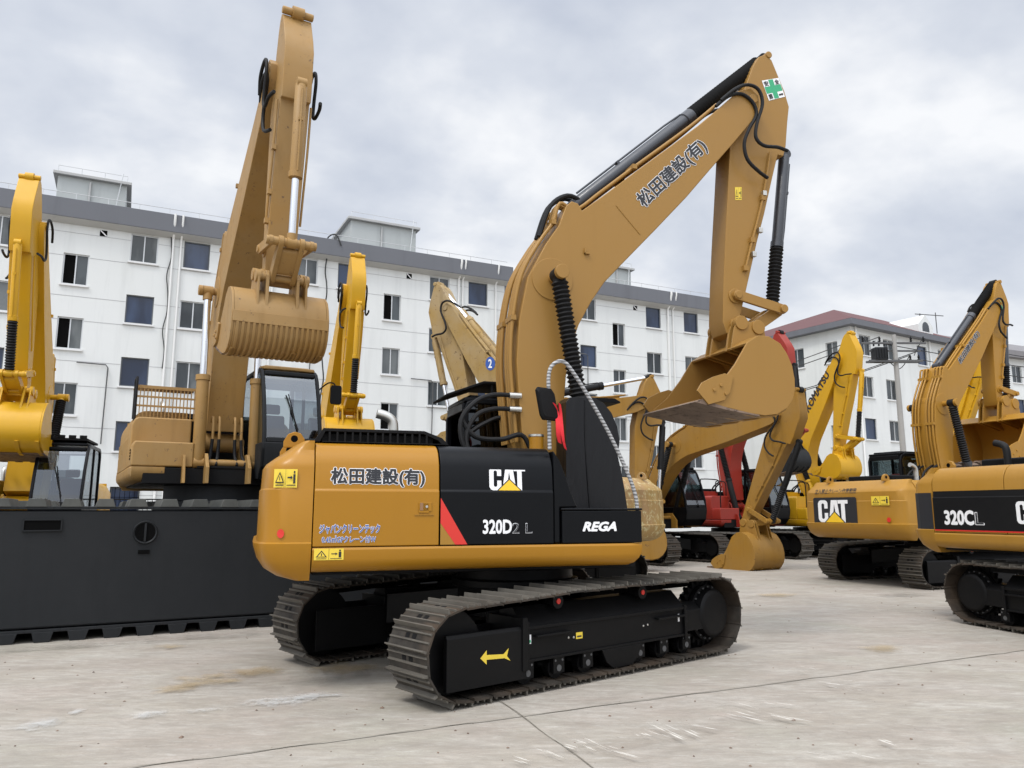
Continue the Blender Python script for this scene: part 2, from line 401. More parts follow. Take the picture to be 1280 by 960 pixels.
def bellows(mb, p0, p1, r0, r1, n):
    prof = []
    for i in range(n):
        t = i/n; prof += [(t, r0), (t+.5/n, r1)]
    mb.lathe(p0, p1, prof+[(1, r0)], 20)
def cylinder(parent, name, p0, p1, rb, frac, boot, cmat='tan', rodr=None, bootmat='rubber', bootscale=1.0):
    """hydraulic cylinder from barrel end p0 to rod end p1"""
    p0, p1 = Vector(p0), Vector(p1); d = (p1-p0).normalized(); L = (p1-p0).length; rodr = rodr or rb*.58
    q = p0+d*L*frac
    side = Vector((0, 1, 0))
    mb = MB()
    mb.lathe(p0, q, [(0, rb*.75), (.03, rb), (.93, rb), (.935, rb*1.17), (.995, rb*1.17), (1, rb*.9)], 24)
    mb.cyl(p0-side*rb*.8, p0+side*rb*.8, rb*.95, seg=20)
    # feed pipe and port block
    up = d.cross(side).normalized()
    mb.tube([p0+d*L*frac*.08+up*rb*1.25, p0+d*L*frac*.8+up*rb*1.25, p0+d*L*frac*.94+up*rb*1.1], .014, smooth=False)
    mb.obox(p0+d*L*frac*.4+up*rb*1.08, d, side, up, .02, rb*.35, rb*.3)
    o = mb.build(name, cmat, parent, ang=40)
    if boot:
        b = MB(); n = int((p1-q).length/.055)
        bellows(b, q, p1-d*rb*.9, rb*.82*bootscale, rb*1.1*bootscale, max(n, 6))
        b.build('bellows_boot', bootmat, o, ang=20, smooth=True)
    r = MB(); r.cyl(q, p1-d*rb*.3, rodr if not boot else rodr*.8, seg=20); r.build('rod', 'chrome', o)
    e = MB(); e.cyl(p1-side*rb*.8, p1+side*rb*.8, rb*.9, seg=20); e.cyl(p1-d*rb*1.6, p1-d*rb*.2, rb*.8, seg=16); e.build('rod_eye', cmat if cmat != 'cylinder_grey' else 'rubber', o)
    return o

# ------------------------------------------------------------------ crawler tracks
def track_loop():
    P = []; n = 14
    xs, xi = -1.83, 1.83
    for k in range(n+1):
        a = -math.pi/2+math.pi*k/n; P.append((xi+.42*math.cos(a), .425+.42*math.sin(a)))
    P += [(1.2, .872), (.5, .90), (-.2, .905), (-1.0, .90)]
    for k in range(n+1):
        a = math.pi/2+math.pi*k/n; P.append((xs+.445*math.cos(a), .455+.445*math.sin(a)))
    P += [(-1.5, .008)]
    return P
def resample(P, n):
    Q = P+[P[0]]; L = [0]
    for a, b in zip(Q, Q[1:]): L.append(L[-1]+math.dist(a, b))
    out = []
    for k in range(n):
        s = L[-1]*k/n
        i = max(j for j in range(len(Q)-1) if L[j] <= s)
        t = (s-L[i])/(L[i+1]-L[i]); a, b = Q[i], Q[i+1]
        out.append((a[0]+(b[0]-a[0])*t, a[1]+(b[1]-a[1])*t))
    return out, L[-1]/n
def make_track(side):
    """returns belt mesh object and its pieces, centred on y=0; side=+1 outer face at +y"""
    pts, pitch = resample(track_loop(), 49); W = .3
    mb = MB(); Y = Vector((0, 1, 0))
    for i, p in enumerate(pts):
        a = pts[i-1]; b = pts[(i+1) % len(pts)]
        T = Vector((b[0]-a[0], 0, b[1]-a[1])).normalized(); Nn = Vector((T.z, 0, -T.x))    # outward
        c = Vector((p[0], 0, p[1]+.0))
        j = random.uniform(-.004, .004)
        mb.mi = 0
        # plate, lying inward of the grouser tips, with bent trailing lip
        prof = [(-.5*pitch+.006, -.040), (-.5*pitch+.006, -.056), (.5*pitch-.016, -.056), (.5*pitch-.004, -.068), (.5*pitch-.004, -.050), (.5*pitch-.018, -.040)]
        mb.loft([[c+T*u+Nn*(v+j)+Y*y for u, v in prof] for y in (-W, W)])
        mb.mi = 2
        for g, hh, wd in ((-.42, .002, .007), (-.06, -.024, .007), (.28, -.024, .007)):
            gp = [(g*pitch-wd*1.7, -.042), (g*pitch-wd*.7, hh), (g*pitch+wd*.7, hh), (g*pitch+wd*1.7, -.042)]
            ww = W-.008
            mb.loft([[c+T*u+Nn*(v+j)+Y*y for u, v in gp] for y in (-ww, ww)])
        mb.mi = 1
        for yy in (-.05, .05):
            mb.obox(c+T*(.11*pitch)+Nn*(-.0395+j)+Y*yy, T, Y, Nn, .021, .030, .002)
        for yy in (-.085, .085):
            mb.obox(c-Nn*.100, T, Y, Nn, pitch*.53, .022, .046)
    belt = mb.build('crawler_track', ['shoe', 'black_matt', 'shoe_edge'], None, ang=30)
    s = side
    # frame: deep box beam with sloping top cover
    fr = MB()
    yo, yi = s*.20, -s*.16
    sec = [(yi, .26), (yo, .26), (yo, .57), (s*.03, .735), (yi, .735)]
    fr.sect(sec, -1.28, 1.08)
    fr.sect([(yi, .30), (yo, .30), (yo, .52), (s*.10, .60), (yi, .60)], -1.62, -1.281)
    # front guard box round the idler
    yg = s*.235
    fr.sect([(yg-s*.05, .13), (yg, .13), (yg, .555), (yg-s*.02, .585), (yg-s*.05, .585)], 1.085, 1.97)
    fr.sect([(-s*.25, .15), (-s*.22, .15), (-s*.22, .57), (-s*.25, .57)], 1.085, 1.97)
    fr.box(1.08, 1.14, -.25, .25, .2, .66)
    # ribs and rock guards
    fr.box(-1.29, -1.25, min(yo, yo+s*.03), max(yo, yo+s*.03), .22, .59); fr.box(1.045, 1.085, min(yo, yo+s*.035), max(yo, yo+s*.035), .20, .62)
    fr.box(-1.25, 1.045, min(yo, yo+s*.022), max(yo, yo+s*.022), .545, .575)
    fr.box(-1.25, 1.045, min(yo, yo+s*.022), max(yo, yo+s*.022), .262, .285)
    for xx in (-1.02, .72):                                   # steps
        fr.box(xx-.2, xx+.25, min(yo, yo+s*.06), max(yo, yo+s*.06), .475, .495)
    fr.mi = 1
    for bx_, bz_ in ((.45, .42), (.52, .425), (-.58, .43), (-.65, .435)): fr.cyl((bx_, s*.199, bz_), (bx_, s*.208, bz_), .012, seg=8)
    f = fr.build('track_frame', ['black_satin', 'zinc'], None, bevel=.008)
    ro = MB()
    for k in range(7):
        x = -1.3+k*.39
        for a, b in ((-.155, -.075), (.075, .155)): ro.cyl((x, a, .165), (x, b, .165), .10, seg=18)
        ro.cyl((x, -.2, .165), (x, .2, .165), .05, seg=12); ro.mi = 1; ro.cyl((x-.045, -.206, .235), (x-.045, .206, .235), .012, seg=6); ro.cyl((x+.045, -.206, .235), (x+.045, .206, .235), .012, seg=6); ro.cyl((x, -.207, .165), (x, .207, .165), .03, seg=12); ro.mi = 0
        for yy in (-.185, .185): ro.box(x-.07, x+.07, yy-.018, yy+.018, .12, .27)
    r1 = ro.build('track_rollers', ['black_satin', 'steel_grey'], None, ang=40)
    gd = MB()
    for x0 in (-.22,):
        for yy in (.215*s,):
            pp = [(x0-.30, .262), (x0+.30, .262), (x0+.24, .14), (x0+.14, .07), (x0-.14, .07), (x0-.24, .14)]
            gd.prism(pp, yy-.012, yy+.012)
    g1 = gd.build('track_guide', 'black_satin', None, bevel=.006)
    ru = []
    for x in (.62, -.62):
        cr = MB(); cr.cyl((x, -.12, .765), (x, .12*1, .765), .055, seg=18); cr.cyl((x, s*.10, .765), (x, s*.17, .765), .068, seg=20)
        cr.mi = 1; cr.cyl((x, s*.17, .765), (x, s*.178, .765), .026, seg=14)
        ru.append(cr.build('carrier_roller', ['black_satin', 'red_mark'], None, ang=40))
    idl = MB(); idl.lathe((1.83, -.1, .425), (1.83, .1, .425), [(0, .22), (.02, .34), (.3, .34), (.31, .365), (.69, .365), (.7, .34), (.98, .34), (1, .22)], 36)
    idl.cyl((1.83, -.19, .425), (1.83, .19, .425), .09); idl.box(1.55, 1.83, -.19, .19, .37, .48)
    i1 = idl.build('idler', 'black_satin', None, ang=40)
    sp = MB()
    ring = []; nt_ = 23
    for k in range(nt_*4):
        a = 2*math.pi*k/(nt_*4); r = .375 if k % 4 < 2 else .325
        ring.append((-1.83+r*math.cos(a), .455+r*math.sin(a)))
    sp.prism(ring, -.035, .035)
    sp.lathe((-1.83, -s*.15, .455), (-1.83, s*.225, .455), [(0, .24), (.30, .25), (.55, .30), (.58, .31), (.70, .31), (.71, .275), (.93, .265), (.99, .235), (1, .22)], 40)
    sp.mi = 2
    for k in range(20):
        a = 2*math.pi*k/20; c = Vector((-1.83+.288*math.cos(a), s*.118, .455+.288*math.sin(a))); sp.cyl(c, c+Vector((0, s*.016, 0)), .011, seg=6)
    sp.mi = 1
    for a in (2.2, -1.0): c = Vector((-1.83+.22*math.cos(a), s*.195, .455+.22*math.sin(a))); sp.cyl(c, c+Vector((0, s*.02, 0)), .02, seg=12)
    s1 = sp.build('sprocket', ['black_satin', 'red_mark', 'steel_grey'], None, ang=40)
    return belt, [f, r1, g1, i1, s1]+ru
protos = {sd: make_track(sd) for sd in (1, -1)}
first_use = {1: True, -1: True}
cb = MB()
cb.lathe((0, 0, .80), (0, 0, 1.0), [(0, .72), (.4, .72), (.41, .66), (1, .66)], 40)
cb.slab([(-.55, -.75), (.55, -.75), (.62, -.3), (.62, .3), (.55, .75), (-.55, .75), (-.62, .3), (-.62, -.3)], .50, .81)
for sx in (-1, 1):
    for sy in (-1, 1):
        a = Vector((sx*.42, sy*.35, .66)); b = Vector((sx*.92, sy*1.06, .56)); d = (b-a).normalized(); w = d.cross(Vector((0, 0, 1))).normalized()
        cb.loft([[a+w*.22+Vector((0, 0, .12)), a-w*.22+Vector((0, 0, .12)), a-w*.22-Vector((0, 0, .16)), a+w*.22-Vector((0, 0, .16))],
                 [b+w*.26+Vector((0, 0, .13)), b-w*.26+Vector((0, 0, .13)), b-w*.26-Vector((0, 0, .2)), b+w*.26-Vector((0, 0, .2))]])
CARBODY = cb.build('car_body', 'black_satin', None, bevel=.012); cb_first = True
def undercarriage(root, rz, gauge=1.19):
    global cb_first
    for sd in (1, -1):
        belt, pieces = protos[sd]
        if first_use[sd]:
            first_use[sd] = False; b = belt; b.parent = root; P = pieces
        else:
            b = link_copy(belt, root); P = [link_copy(p) for p in pieces]
        b.rotation_euler = (0, 0, rz); b.location = (-math.sin(rz)*gauge*sd, math.cos(rz)*gauge*sd, 0)
        for p in P: p.parent = b; p.location = (0, 0, 0); p.rotation_euler = (0, 0, 0)
    c = CARBODY if cb_first else link_copy(CARBODY, root); cb_first = False
    c.parent = root; c.rotation_euler = (0, 0, rz)
    return c

# ------------------------------------------------------------------ upper structure
def rsec(z1=2.25, z0=1.30, w=1.375, inner=.5, s=-1):
    """section of a side panel: straight to a crease, then leaning in to a rounded shoulder"""
    k = (z1-z0)/.95
    P = [(inner, z0), (w, z0), (w, z0+.50*k), (w-.013, z0+.515*k), (w-.030, z0+.74*k), (w-.05, z0+.80*k), (w-.085, z0+.865*k), (w-.13, z0+.91*k), (w-.19, z0+.94*k), (w-.26, z0+.95*k), (inner, z0+.95*k)]
    return [(s*y, z) for y, z in P]
def side_y(z, w=1.375):
    if z <= 1.80: return w
    return w-.013-(z-1.815)/(2.003-1.815)*.017
def skirt(mb, x0, x1, s, z0=1.07, z1=1.292, w=1.385):
    """lower frame cover with rolled underside and rounded front end"""
    sec = [(.9, z0+.03), (w-.16, z0), (w-.10, z0+.005), (w-.045, z0+.03), (w-.01, z0+.075), (w, z0+.12), (w, z1-.02), (w-.012, z1), (.9, z1)]
    rings = [[(x0, s*y, z) for y, z in sec]]
    for t, drop in ((0, 0), (.4, .02), (.7, .06), (.9, .11), (1, .17)):
        xx = x1-.14+.14*t
        rings.append([(xx, s*(y if y < w-.2 else y-.03*t), max(z, z0+drop)) for y, z in sec])
    mb.loft(rings)
def counterweight(root, mat, name='counterweight', xf=-2.355, xr=-2.86, z0=1.0, z1=2.26, w=1.375, dz=0):
    H = [(0, .34), (.03, .20), (.08, .10), (.15, .04), (.235, .005), (.262, .0), (.272, .03), (.30, .035), (.640, .037), (.652, .05), (.80, .058), (.835, .085), (.88, .16), (.93, .25), (.975, .33), (1, .40)]
    def outline(ins, y_in):
        Lx = xf-xr
        P = []
        for t in range(0, 25):
            a = math.pi*(t/24)-math.pi/2
            # superellipse rear corner
            c, s_ = math.cos(a), math.sin(a)
            ex = abs(c)**.42; ey = math.copysign(abs(s_)**.30, s_)
            P.append((xf-(Lx-ins*1.0)*ex, (w-y_in)*ey))
        return P
    mb = MB()
    mb.loft([[(x, y, z0+(z1-z0)*h) for x, y in outline(i, min(i*.45, .11))] for h, i in H])
    o = mb.build(name, mat, root, ang=28)
    for yy in (-.75, .75):
        g = MB()
        pr = [(-2.62, z1-.03), (-2.42, z1-.03), (-2.42, z1+.05), (-2.46, z1+.11), (-2.52, z1+.125), (-2.58, z1+.1), (-2.62, z1+.03)]
        g.prism(pr, yy-.025, yy+.025); g.mi = 1; g.cyl((-2.52, yy-.028, z1+.055), (-2.52, yy+.028, z1+.055), .035)
        g.build('lifting_eye', [mat, 'dark_void'], o, bevel=.006)
    return o
def cw_x(y, z):   # rear face of the counterweight, flat middle
    c = max(1-min((abs(y)/1.36)**(1/.30), .9999), 1e-6)**.5
    return -2.355-(.505-.035)*c**.42
CABP = [(-.52, 1.12), (1.22, 1.12), (1.42, 1.32), (1.47, 1.60), (1.44, 1.92), (1.30, 2.42), (1.14, 2.78), (1.05, 2.90), (.95, 2.955), (.70, 2.98), (-.34, 2.98), (-.47, 2.93), (-.52, 2.80)]
def cab(root, frame='black', glass='cab_glass', roof=None, y0=.42, y1=1.36, dz=0, detail=True, seat='seat_red'):
    Z = lambda P: [(x, z+dz) for x, z in P]
    shell = MB()
    # lower body
    low = Z([(-.52, 1.12), (1.22, 1.12), (1.42, 1.32), (1.47, 1.60), (1.465, 1.70), (-.52, 1.70)])
    shell.prism(low, y0, y1)
    # rims: closed frame loops on both sides following the profile
    out = Z(CABP)
    cx = sum(p[0] for p in CABP)/len(CABP); czz = 2.2+dz
    def offset_in(P, d):
        R_ = []
        n = len(P)
        for i in range(n):
            a, b, c = Vector(P[i-1]), Vector(P[i]), Vector(P[(i+1) % n])
            n1 = Vector((-(b-a).y, (b-a).x)).normalized(); n2 = Vector((-(c-b).y, (c-b).x)).normalized()
            m = (n1+n2); m = m/max(m.length, .01); k = d/max(m.dot(n1), .5)
            R_.append(b+m*k)
        return R_
    inn = offset_in(out, .075)
    for yy in ((y0, y0+.06), (y1-.06, y1)):
        a = [(x, yy[0], z) for x, z in out]; b = [(p[0], yy[0], p[1]) for p in inn]
        c = [(x, yy[1], z) for x, z in out]; d = [(p[0], yy[1], p[1]) for p in inn]
        va, vb, vc, vd = ([shell.v(p) for p in L] for L in (a, b, c, d)); n = len(out)
        for i in range(n):
            j = (i+1) % n
            shell.f([va[i], va[j], vb[j], vb[i]]); shell.f([vc[i], vd[i], vd[j], vc[j]])
            shell.f([va[i], vc[i], vc[j], va[j]]); shell.f([vb[i], vb[j], vd[j], vd[i]])
        # door pillar
        shell.box(.30, .37, yy[0]+.004, yy[1]-.004, 1.69+dz, 2.92+dz)
    # rear wall, rear cross beams and front header
    shell.box(-.515, -.45, y0+.061, y1-.061, 1.70+dz, 2.05+dz); shell.box(-.515, -.44, y0+.061, y1-.061, 2.82+dz, 2.93+dz)
    shell.box(1.0, 1.10, y0+.061, y1-.061, 2.83+dz, 2.90+dz)
    shell.prism(Z([(1.38, 1.68), (1.455, 1.70), (1.45, 1.78), (1.40, 1.78)]), y0+.061, y1-.061)
    c = shell.build('cab', frame, root, bevel=.018, seg=3)
    rf = MB(); rf.slab([(-.50, y0+.02), (.92, y0+.02), (1.03, y0+.06), (1.06, (y0+y1)/2), (1.03, y1-.06), (.92, y1-.02), (-.50, y1-.02)], 2.93+dz, 2.99+dz)
    rf.slab([(-.42, y0+.10), (.85, y0+.10), (.85, y1-.10), (-.42, y1-.10)], 2.991+dz, 3.03+dz)
    rf.build('cab_roof', roof or frame, c, bevel=.025, seg=3)
    gl = MB()
    for yy in (y0+.03, y1-.03):
        gl.loft([[(x, yy-.003, z+dz) for x, z in ((-.47, 1.7), (.32, 1.7), (.32, 2.92), (-.47, 2.92))], [(x, yy+.003, z+dz) for x, z in ((-.47, 1.7), (.32, 1.7), (.32, 2.92), (-.47, 2.92))]])
        q = ((.35, 1.7), (1.43, 1.7), (1.42, 1.9), (1.27, 2.42), (1.11, 2.78), (1.03, 2.87), (.93, 2.92), (.35, 2.92))
        gl.loft([[(x, yy-.003, z+dz) for x, z in q], [(x, yy+.003, z+dz) for x, z in q]])
    gl.build('side_window', glass, c, ang=20)
    wf = MB()
    w1 = [(1.44, 1.76), (1.41, 1.92), (1.27, 2.42), (1.12, 2.76), (1.06, 2.85)]
    for a, b in zip(w1, w1[1:]):
        v = [wf.v(p) for p in ((a[0], y0+.06, a[1]+dz), (a[0], y1-.06, a[1]+dz), (b[0], y1-.06, b[1]+dz), (b[0], y0+.06, b[1]+dz))]; wf.f(v)
    wf.build('windshield', glass, c, ang=60)
    if detail:
        st = MB(); st.box(0, .5, y0+.22, y1-.22, 1.55+dz, 1.72+dz); st.prism(Z([(-.1, 1.6), (.05, 1.6), (-.06, 2.3), (-.17, 2.3)]), y0+.25, y1-.25)
        st.prism(Z([(-.13, 2.32), (-.05, 2.32), (-.08, 2.5), (-.16, 2.5)]), y0+.33, y1-.33)
        st.build('seat', seat, c, bevel=.04, seg=3)
        wp = MB(); ym = (y0+y1)/2+.1
        wp.tube([(1.47, ym, 1.75+dz), (1.35, ym-.12, 2.3+dz), (1.28, ym-.16, 2.5+dz)], .009, smooth=False); wp.box(1.43, 1.50, ym-.04, ym+.04, 1.70+dz, 1.78+dz)
        wp.tube([(1.445, ym-.02, 1.9+dz), (1.28, ym-.2, 2.48+dz)], .012, smooth=False)
        wp.build('wiper', 'rubber', c)
    return c
def mirror(root, p, arm, name='mirror', up=.32, w=.19, mat='black_matt'):
    mb = MB(); p = Vector(p)
    mb.tube(arm, .013)
    pr = [(-.5, -.42), (-.42, -.5), (.42, -.5), (.5, -.42), (.5, .40), (.40, .5), (-.40, .5), (-.5, .40)]
    mb.loft([[p+Vector((t-.02, u*w*k, v*up*k)) for u, v in pr] for t, k in ((0, .9), (.03, 1), (.05, .98))])
    mb.loft([[p+Vector((-.025-.03*t, u*w*k, v*up*k)) for u, v in pr] for t, k in ((0, .94), (1, .6))])
    return mb.build(name, mat, root, bevel=.008)

def front_gear(root, tip, pin, bang, paintm='tan', cyl=None, boots=True, bw=.56, armw=.36, bkw=1.22, foot=FOOT, dz=0, teeth=True, bucket=True, bscale=1.0, hoses=True, sep=.5, thin=1.0, bucketmat=None, bootbk=True, ribs=False, lip='lip_steel', basez=1.38, foothoses=True):
    """boom, arm, bucket and their cylinders, drawn in the plane y=0 of the machine"""
    cyl = cyl or paintm; foot = (foot[0], foot[1]+dz); bucketmat = bucketmat or paintm
    S = lambda P, a, b: sim(P, a, b)
    bpts = S(BOOM, foot, tip)
    mb = MB(); h = bw/2
    mb.prism(bpts, -h, h)
    # weld beads and bosses
    fp = foot
    mb.cyl((fp[0], -h-.03, fp[1]), (fp[0], h+.03, fp[1]), .16)
    t1 = tip; mb.cyl((t1[0], -h-.02, t1[1]), (t1[0], h+.02, t1[1]), .07)
    boom = mb.build('boom', paintm, root, bevel=.012)
    # reinforcement ring where the lift cylinders pin
    pb = S([PB], foot, tip)[0]
    rg = MB(); rg.cyl((pb[0], -h-.012, pb[1]), (pb[0], h+.012, pb[1]), .26, seg=36); rg.cyl((pb[0], -sep-.12, pb[1]), (pb[0], sep+.12, pb[1]), .06)
    for sy in (-1, 1): rg.cyl((pb[0], sy*(sep+.08), pb[1]), (pb[0], sy*(sep+.145), pb[1]), .085)
    rg.build('lift_pin_boss', paintm, boom, bevel=.006)
    # arm
    apts = S([(u_, v_*thin) for u_, v_ in ARM], tip, pin)
    a = MB(); aw = armw/2; a.prism(apts, -aw, aw)
    gu = S([PGU], tip, pin)[0]; re = S([PRE], tip, pin)[0]; kf = S([PKF], tip, pin)[0]; ar = S([PAR], tip, pin)[0]; af = S([PAF], foot, tip)[0]
    a.cyl((pin[0], -aw-.05, pin[1]), (pin[0], aw+.05, pin[1]), .085); a.cyl((gu[0], -aw-.09, gu[1]), (gu[0], aw+.09, gu[1]), .06); a.cyl((gu[0], -aw-.02, gu[1]), (gu[0], aw+.02, gu[1]), .10)
    a.cyl((ar[0], -aw-.015, ar[1]), (ar[0], aw+.015, ar[1]), .05)
    arm = a.build('arm', paintm, root, bevel=.01)
    # lift cylinders
    for sy in (-1, 1):
        cylinder(root, 'boom_cylinder', (.86, sy*sep, basez+dz), (pb[0], sy*sep, pb[1]), .095, .50, boots, paintm if not boots else (cyl if cyl != 'cylinder_grey' else 'cylinder_grey'))
    cylinder(root, 'arm_cylinder', (af[0], 0, af[1]), (ar[0], 0, ar[1]), .095, .60, boots, cyl, bootscale=1.12)
    cylinder(root, 'bucket_cylinder', (kf[0], 0, kf[1]), (re[0], 0, re[1]), .075, .60, boots and bootbk, cyl, bootscale=1.15)
    # linkage
    tb = (pin[0]+1.396*bscale*math.cos(R(bang)), pin[1]+1.396*bscale*math.sin(R(bang)))
    lp = S([LINKP], pin, tb)[0]
    lk = MB()
    def bar(p, q, y, w, th):
        d = Vector((q[0]-p[0], 0, q[1]-p[1])); L = d.length; d.normalize(); n = Vector((-d.z, 0, d.x))
        P = Vector((p[0], y, p[1])); ring = []
        for c0, a0 in ((Vector((q[0], y, q[1])), -90), (P, 90)):
            for k in range(7):
                t = R(a0+k*30); ring.append(c0+d*(math.cos(t)*w)+n*(math.sin(t)*w))
        lk.loft([[r-Vector((0, th/2, 0)) for r in ring], [r+Vector((0, th/2, 0)) for r in ring]])
    for sy in (-1, 1): bar(gu, re, sy*(aw+.06), .065, .045)
    lk.cyl((re[0], -aw-.12, re[1]), (re[0], aw+.12, re[1]), .055)
    lk.cyl((gu[0], -aw-.1, gu[1]), (gu[0], aw+.1, gu[1]), .05)
    for sy in (-1, 1):
        bar(re, lp, sy*.13, .075, .06)
    bar(((re[0]*.75+lp[0]*.25), (re[1]*.75+lp[1]*.25)), (re[0]*.25+lp[0]*.75, re[1]*.25+lp[1]*.75), 0, .06, .24)
    lk.cyl((lp[0], -.30, lp[1]), (lp[0], .30, lp[1]), .05)
    lk.build('bucket_linkage', paintm, root, bevel=.006)
    if bucket:
        make_bucket(root, pin, tb, bkw, bucketmat, teeth, ribs, lip)
    # boom foot brackets
    bf = MB()
    for sy in (-1, 1):
        bf.prism([(-.35, 1.05+dz), (1.15, 1.05+dz), (1.15, 1.30+dz), (.95, 1.52+dz), (.72, 1.52+dz), (.5, 1.5+dz), (foot[0]+.18, foot[1]+.05), (foot[0], foot[1]+.2), (foot[0]-.18, foot[1]+.06)], sy*(h+.035)-.025, sy*(h+.035)+.025)
    bf.cyl((foot[0], -h-.1, foot[1]), (foot[0], h+.1, foot[1]), .07)
    bf.cyl((.86, -.65, basez+dz), (.86, .65, basez+dz), .055)
    for sy in (-1, 1): bf.prism([(.6, 1.05+dz), (1.1, 1.05+dz), (1.0, basez+.1+dz), (.78, basez+.1+dz)], sy*.64-.02, sy*.64+.02)
    bf.build('boom_bracket', paintm if paintm != 'tan' else 'tan', root, bevel=.006)
    # steel pipes along the back of the boom
    if hoses:
        off = S([(u, v+.012) for u, v in BOOM[2:10]], foot, tip); off2 = S([(u, v+.010) for u, v in BOOM[12:18]], foot, tip)
        pp = MB()
        for k, yy in enumerate((-.26, -.18, -.10, .10, .18, .26)):
            pp.tube([(x, yy, z) for x, z in off]+[(x, yy*.9 if abs(yy) > .15 else math.copysign(.16, yy), z) for x, z in off2], .023, seg=10)
        # clamp blocks
        for q in (off[3], off[6], off2[2]):
            pp.box(q[0]-.03, q[0]+.03, -.3, -.06, q[1]-.03, q[1]+.03); pp.box(q[0]-.03, q[0]+.03, .06, .3, q[1]-.03, q[1]+.03)
        pp.build('hydraulic_pipes', paintm, boom, ang=40)
        # flexible hoses boom -> arm
        hb = MB()
        for HP, yy in ((HOSEA, -h-.05), (HOSEB, -h-.02), (HOSEA, h+.05)):
            hb.tube([(x, yy*(1 if 0 < i < len(HP)-1 else .9), z) for i, (x, z) in enumerate(S(HP, tip, pin))], .024)
        hb.build('hoses', 'rubber', arm)
        # arm side pipe
        ap = MB(); A_ = S([(.2, .12), (.42, .095), (.62, .055), (.75, .03)], tip, pin)
        ap.tube([(x, -aw-.03, z) for x, z in A_], .016); ap.tube([(x, aw+.03, z) for x, z in A_], .016)
        for q in A_[1:]: ap.box(q[0]-.035, q[0]+.035, -aw-.05, -aw, q[1]-.035, q[1]+.035)
        ap.build('arm_pipes', paintm, arm)
        # hoses arcing from the upper frame to the boom foot
        fh = MB()
        for yy in ((-.24, -.12, .12, .24) if foothoses else (.24,)):
            x0, z0 = off[0]
            fh.tube([(x0+.05, yy, z0+.35), (x0-.15, yy, z0+.30), (x0-.42, yy*1.1, z0+.12), (x0-.45, yy*1.2, z0-.15), (x0-.2, yy*1.3, z0-.3), (x0, yy*1.3, z0-.35)], .026)
        fh.build('foot_hoses', 'rubber', boom)
    return dict(boom=boom, arm=arm, foot=foot, tip=tip, pin=pin, h=h, aw=aw, af=af, ar=ar, pb=pb, re=re, bpts=bpts)
def make_bucket(root, pin, tb, w, mat, teeth, ribs, lip):
    S = lambda P: sim(P, pin, tb); w2 = w/2
    sc = math.dist(pin, tb)/1.396
    mb = MB()
    sp = S(SIDE)
    for sy in (-1, 1): mb.prism(sp, sy*w2-.016, sy*w2+.016)
    W = S(WRAP)
    # shell of real thickness
    def offs(P, d):
        Q = []
        for i, p in enumerate(P):
            a = P[max(i-1, 0)]; b = P[min(i+1, len(P)-1)]; t = Vector((b[0]-a[0], b[1]-a[1])).normalized(); Q.append((p[0]+t.y*d, p[1]-t.x*d))
        return Q
    cx = sum(p[0] for p in W)/len(W); cz = sum(p[1] for p in W)/len(W)
    I = offs(W, .03)
    if math.dist(I[8], (cx, cz)) > math.dist(W[8], (cx, cz)): I = offs(W, -.03)
    ring = W+I[::-1]
    mb.prism(ring, -w2+.017, w2-.017)
    # wear straps and heel seam
    O = offs(W, -.022 if I[0] == offs(W, .03)[0] else .022)
    for yy in (-w2+.05, -w2*.35, w2*.35, w2-.05):
        k0, k1 = 9, 14
        mb.prism(W[k0:k1]+O[k0:k1][::-1], yy-.035, yy+.035)
    if ribs:
        for k in range(17):
            yy = -w2+.06+(w-.12)*k/16; mb.prism(W[6:15]+O[6:15][::-1], yy-.018, yy+.018)
        mb.prism(W[5:7]+O[5:7][::-1], -w2, w2)
    # torque tube / top section and ears
    for sy in (-1, 1):
        mb.prism(S(EAR), sy*.19-.02, sy*.19+.02); mb.prism(S(EAR), sy*.30-.014, sy*.30+.014)
    lp = S([LINKP])[0]
    for q in (pin, lp): mb.cyl((q[0], -.33, q[1]), (q[0], .33, q[1]), .06*sc); 
    for q in (pin, lp):
        for sy in (-1, 1): mb.cyl((q[0], sy*.27, q[1]), (q[0], sy*.335, q[1]), .095*sc)
    # rim stiffener along the mouth and side cutters
    rim = S([SIDE[0], SIDE[1], SIDE[2], SIDE[3]]); 
    for sy in (-1, 1):
        in_ = S([(SIDE[0][0]-.05, SIDE[0][1]-.03), (SIDE[1][0]-.02, SIDE[1][1]-.045), (SIDE[2][0]-.01, SIDE[2][1]-.05), (SIDE[3][0], SIDE[3][1]-.05)])
    ob = mb.build('bucket', mat, root, bevel=.006)
    sc_pts = S(BK([(2.20, 2.86), (2.05, 3.02), (2.12, 3.12), (2.28, 3.20), (2.44, 3.25), (2.56, 3.22), (2.50, 3.02), (2.42, 2.92)]))
    for sy in (-1, 1):
        cu = MB(); cu.prism(sc_pts, sy*(w2+.03)-.013, sy*(w2+.03)+.013)
        for q in S(BK([(2.28, 3.04), (2.38, 3.10), (2.44, 3.0)])): cu.cyl((q[0], sy*(w2+.042), q[1]), (q[0], sy*(w2+.06), q[1]), .022, seg=6)
        cu.build('side_cutter', mat, ob, bevel=.004)
    lpm = MB()
    e0 = S(BK([(2.02, 2.885), (2.12, 2.865), (2.50, 2.80), (2.92, 2.745), (2.92, 2.765), (2.50, 2.83), (2.12, 2.925)]))
    lpm.prism(e0, -w2-.02, w2+.02)
    if teeth:
        for k in range(5):
            yy = -w2+.08+(w-.16)*k/4
            tp = S(BK([(1.84, 2.93), (1.86, 2.95), (2.1, 2.95), (2.24, 2.94), (2.24, 2.85), (2.05, 2.86)]))
            lpm.prism(tp, yy-.045, yy+.045)
    lpm.build('cutting_edge', lip, ob, bevel=.005)
    return ob

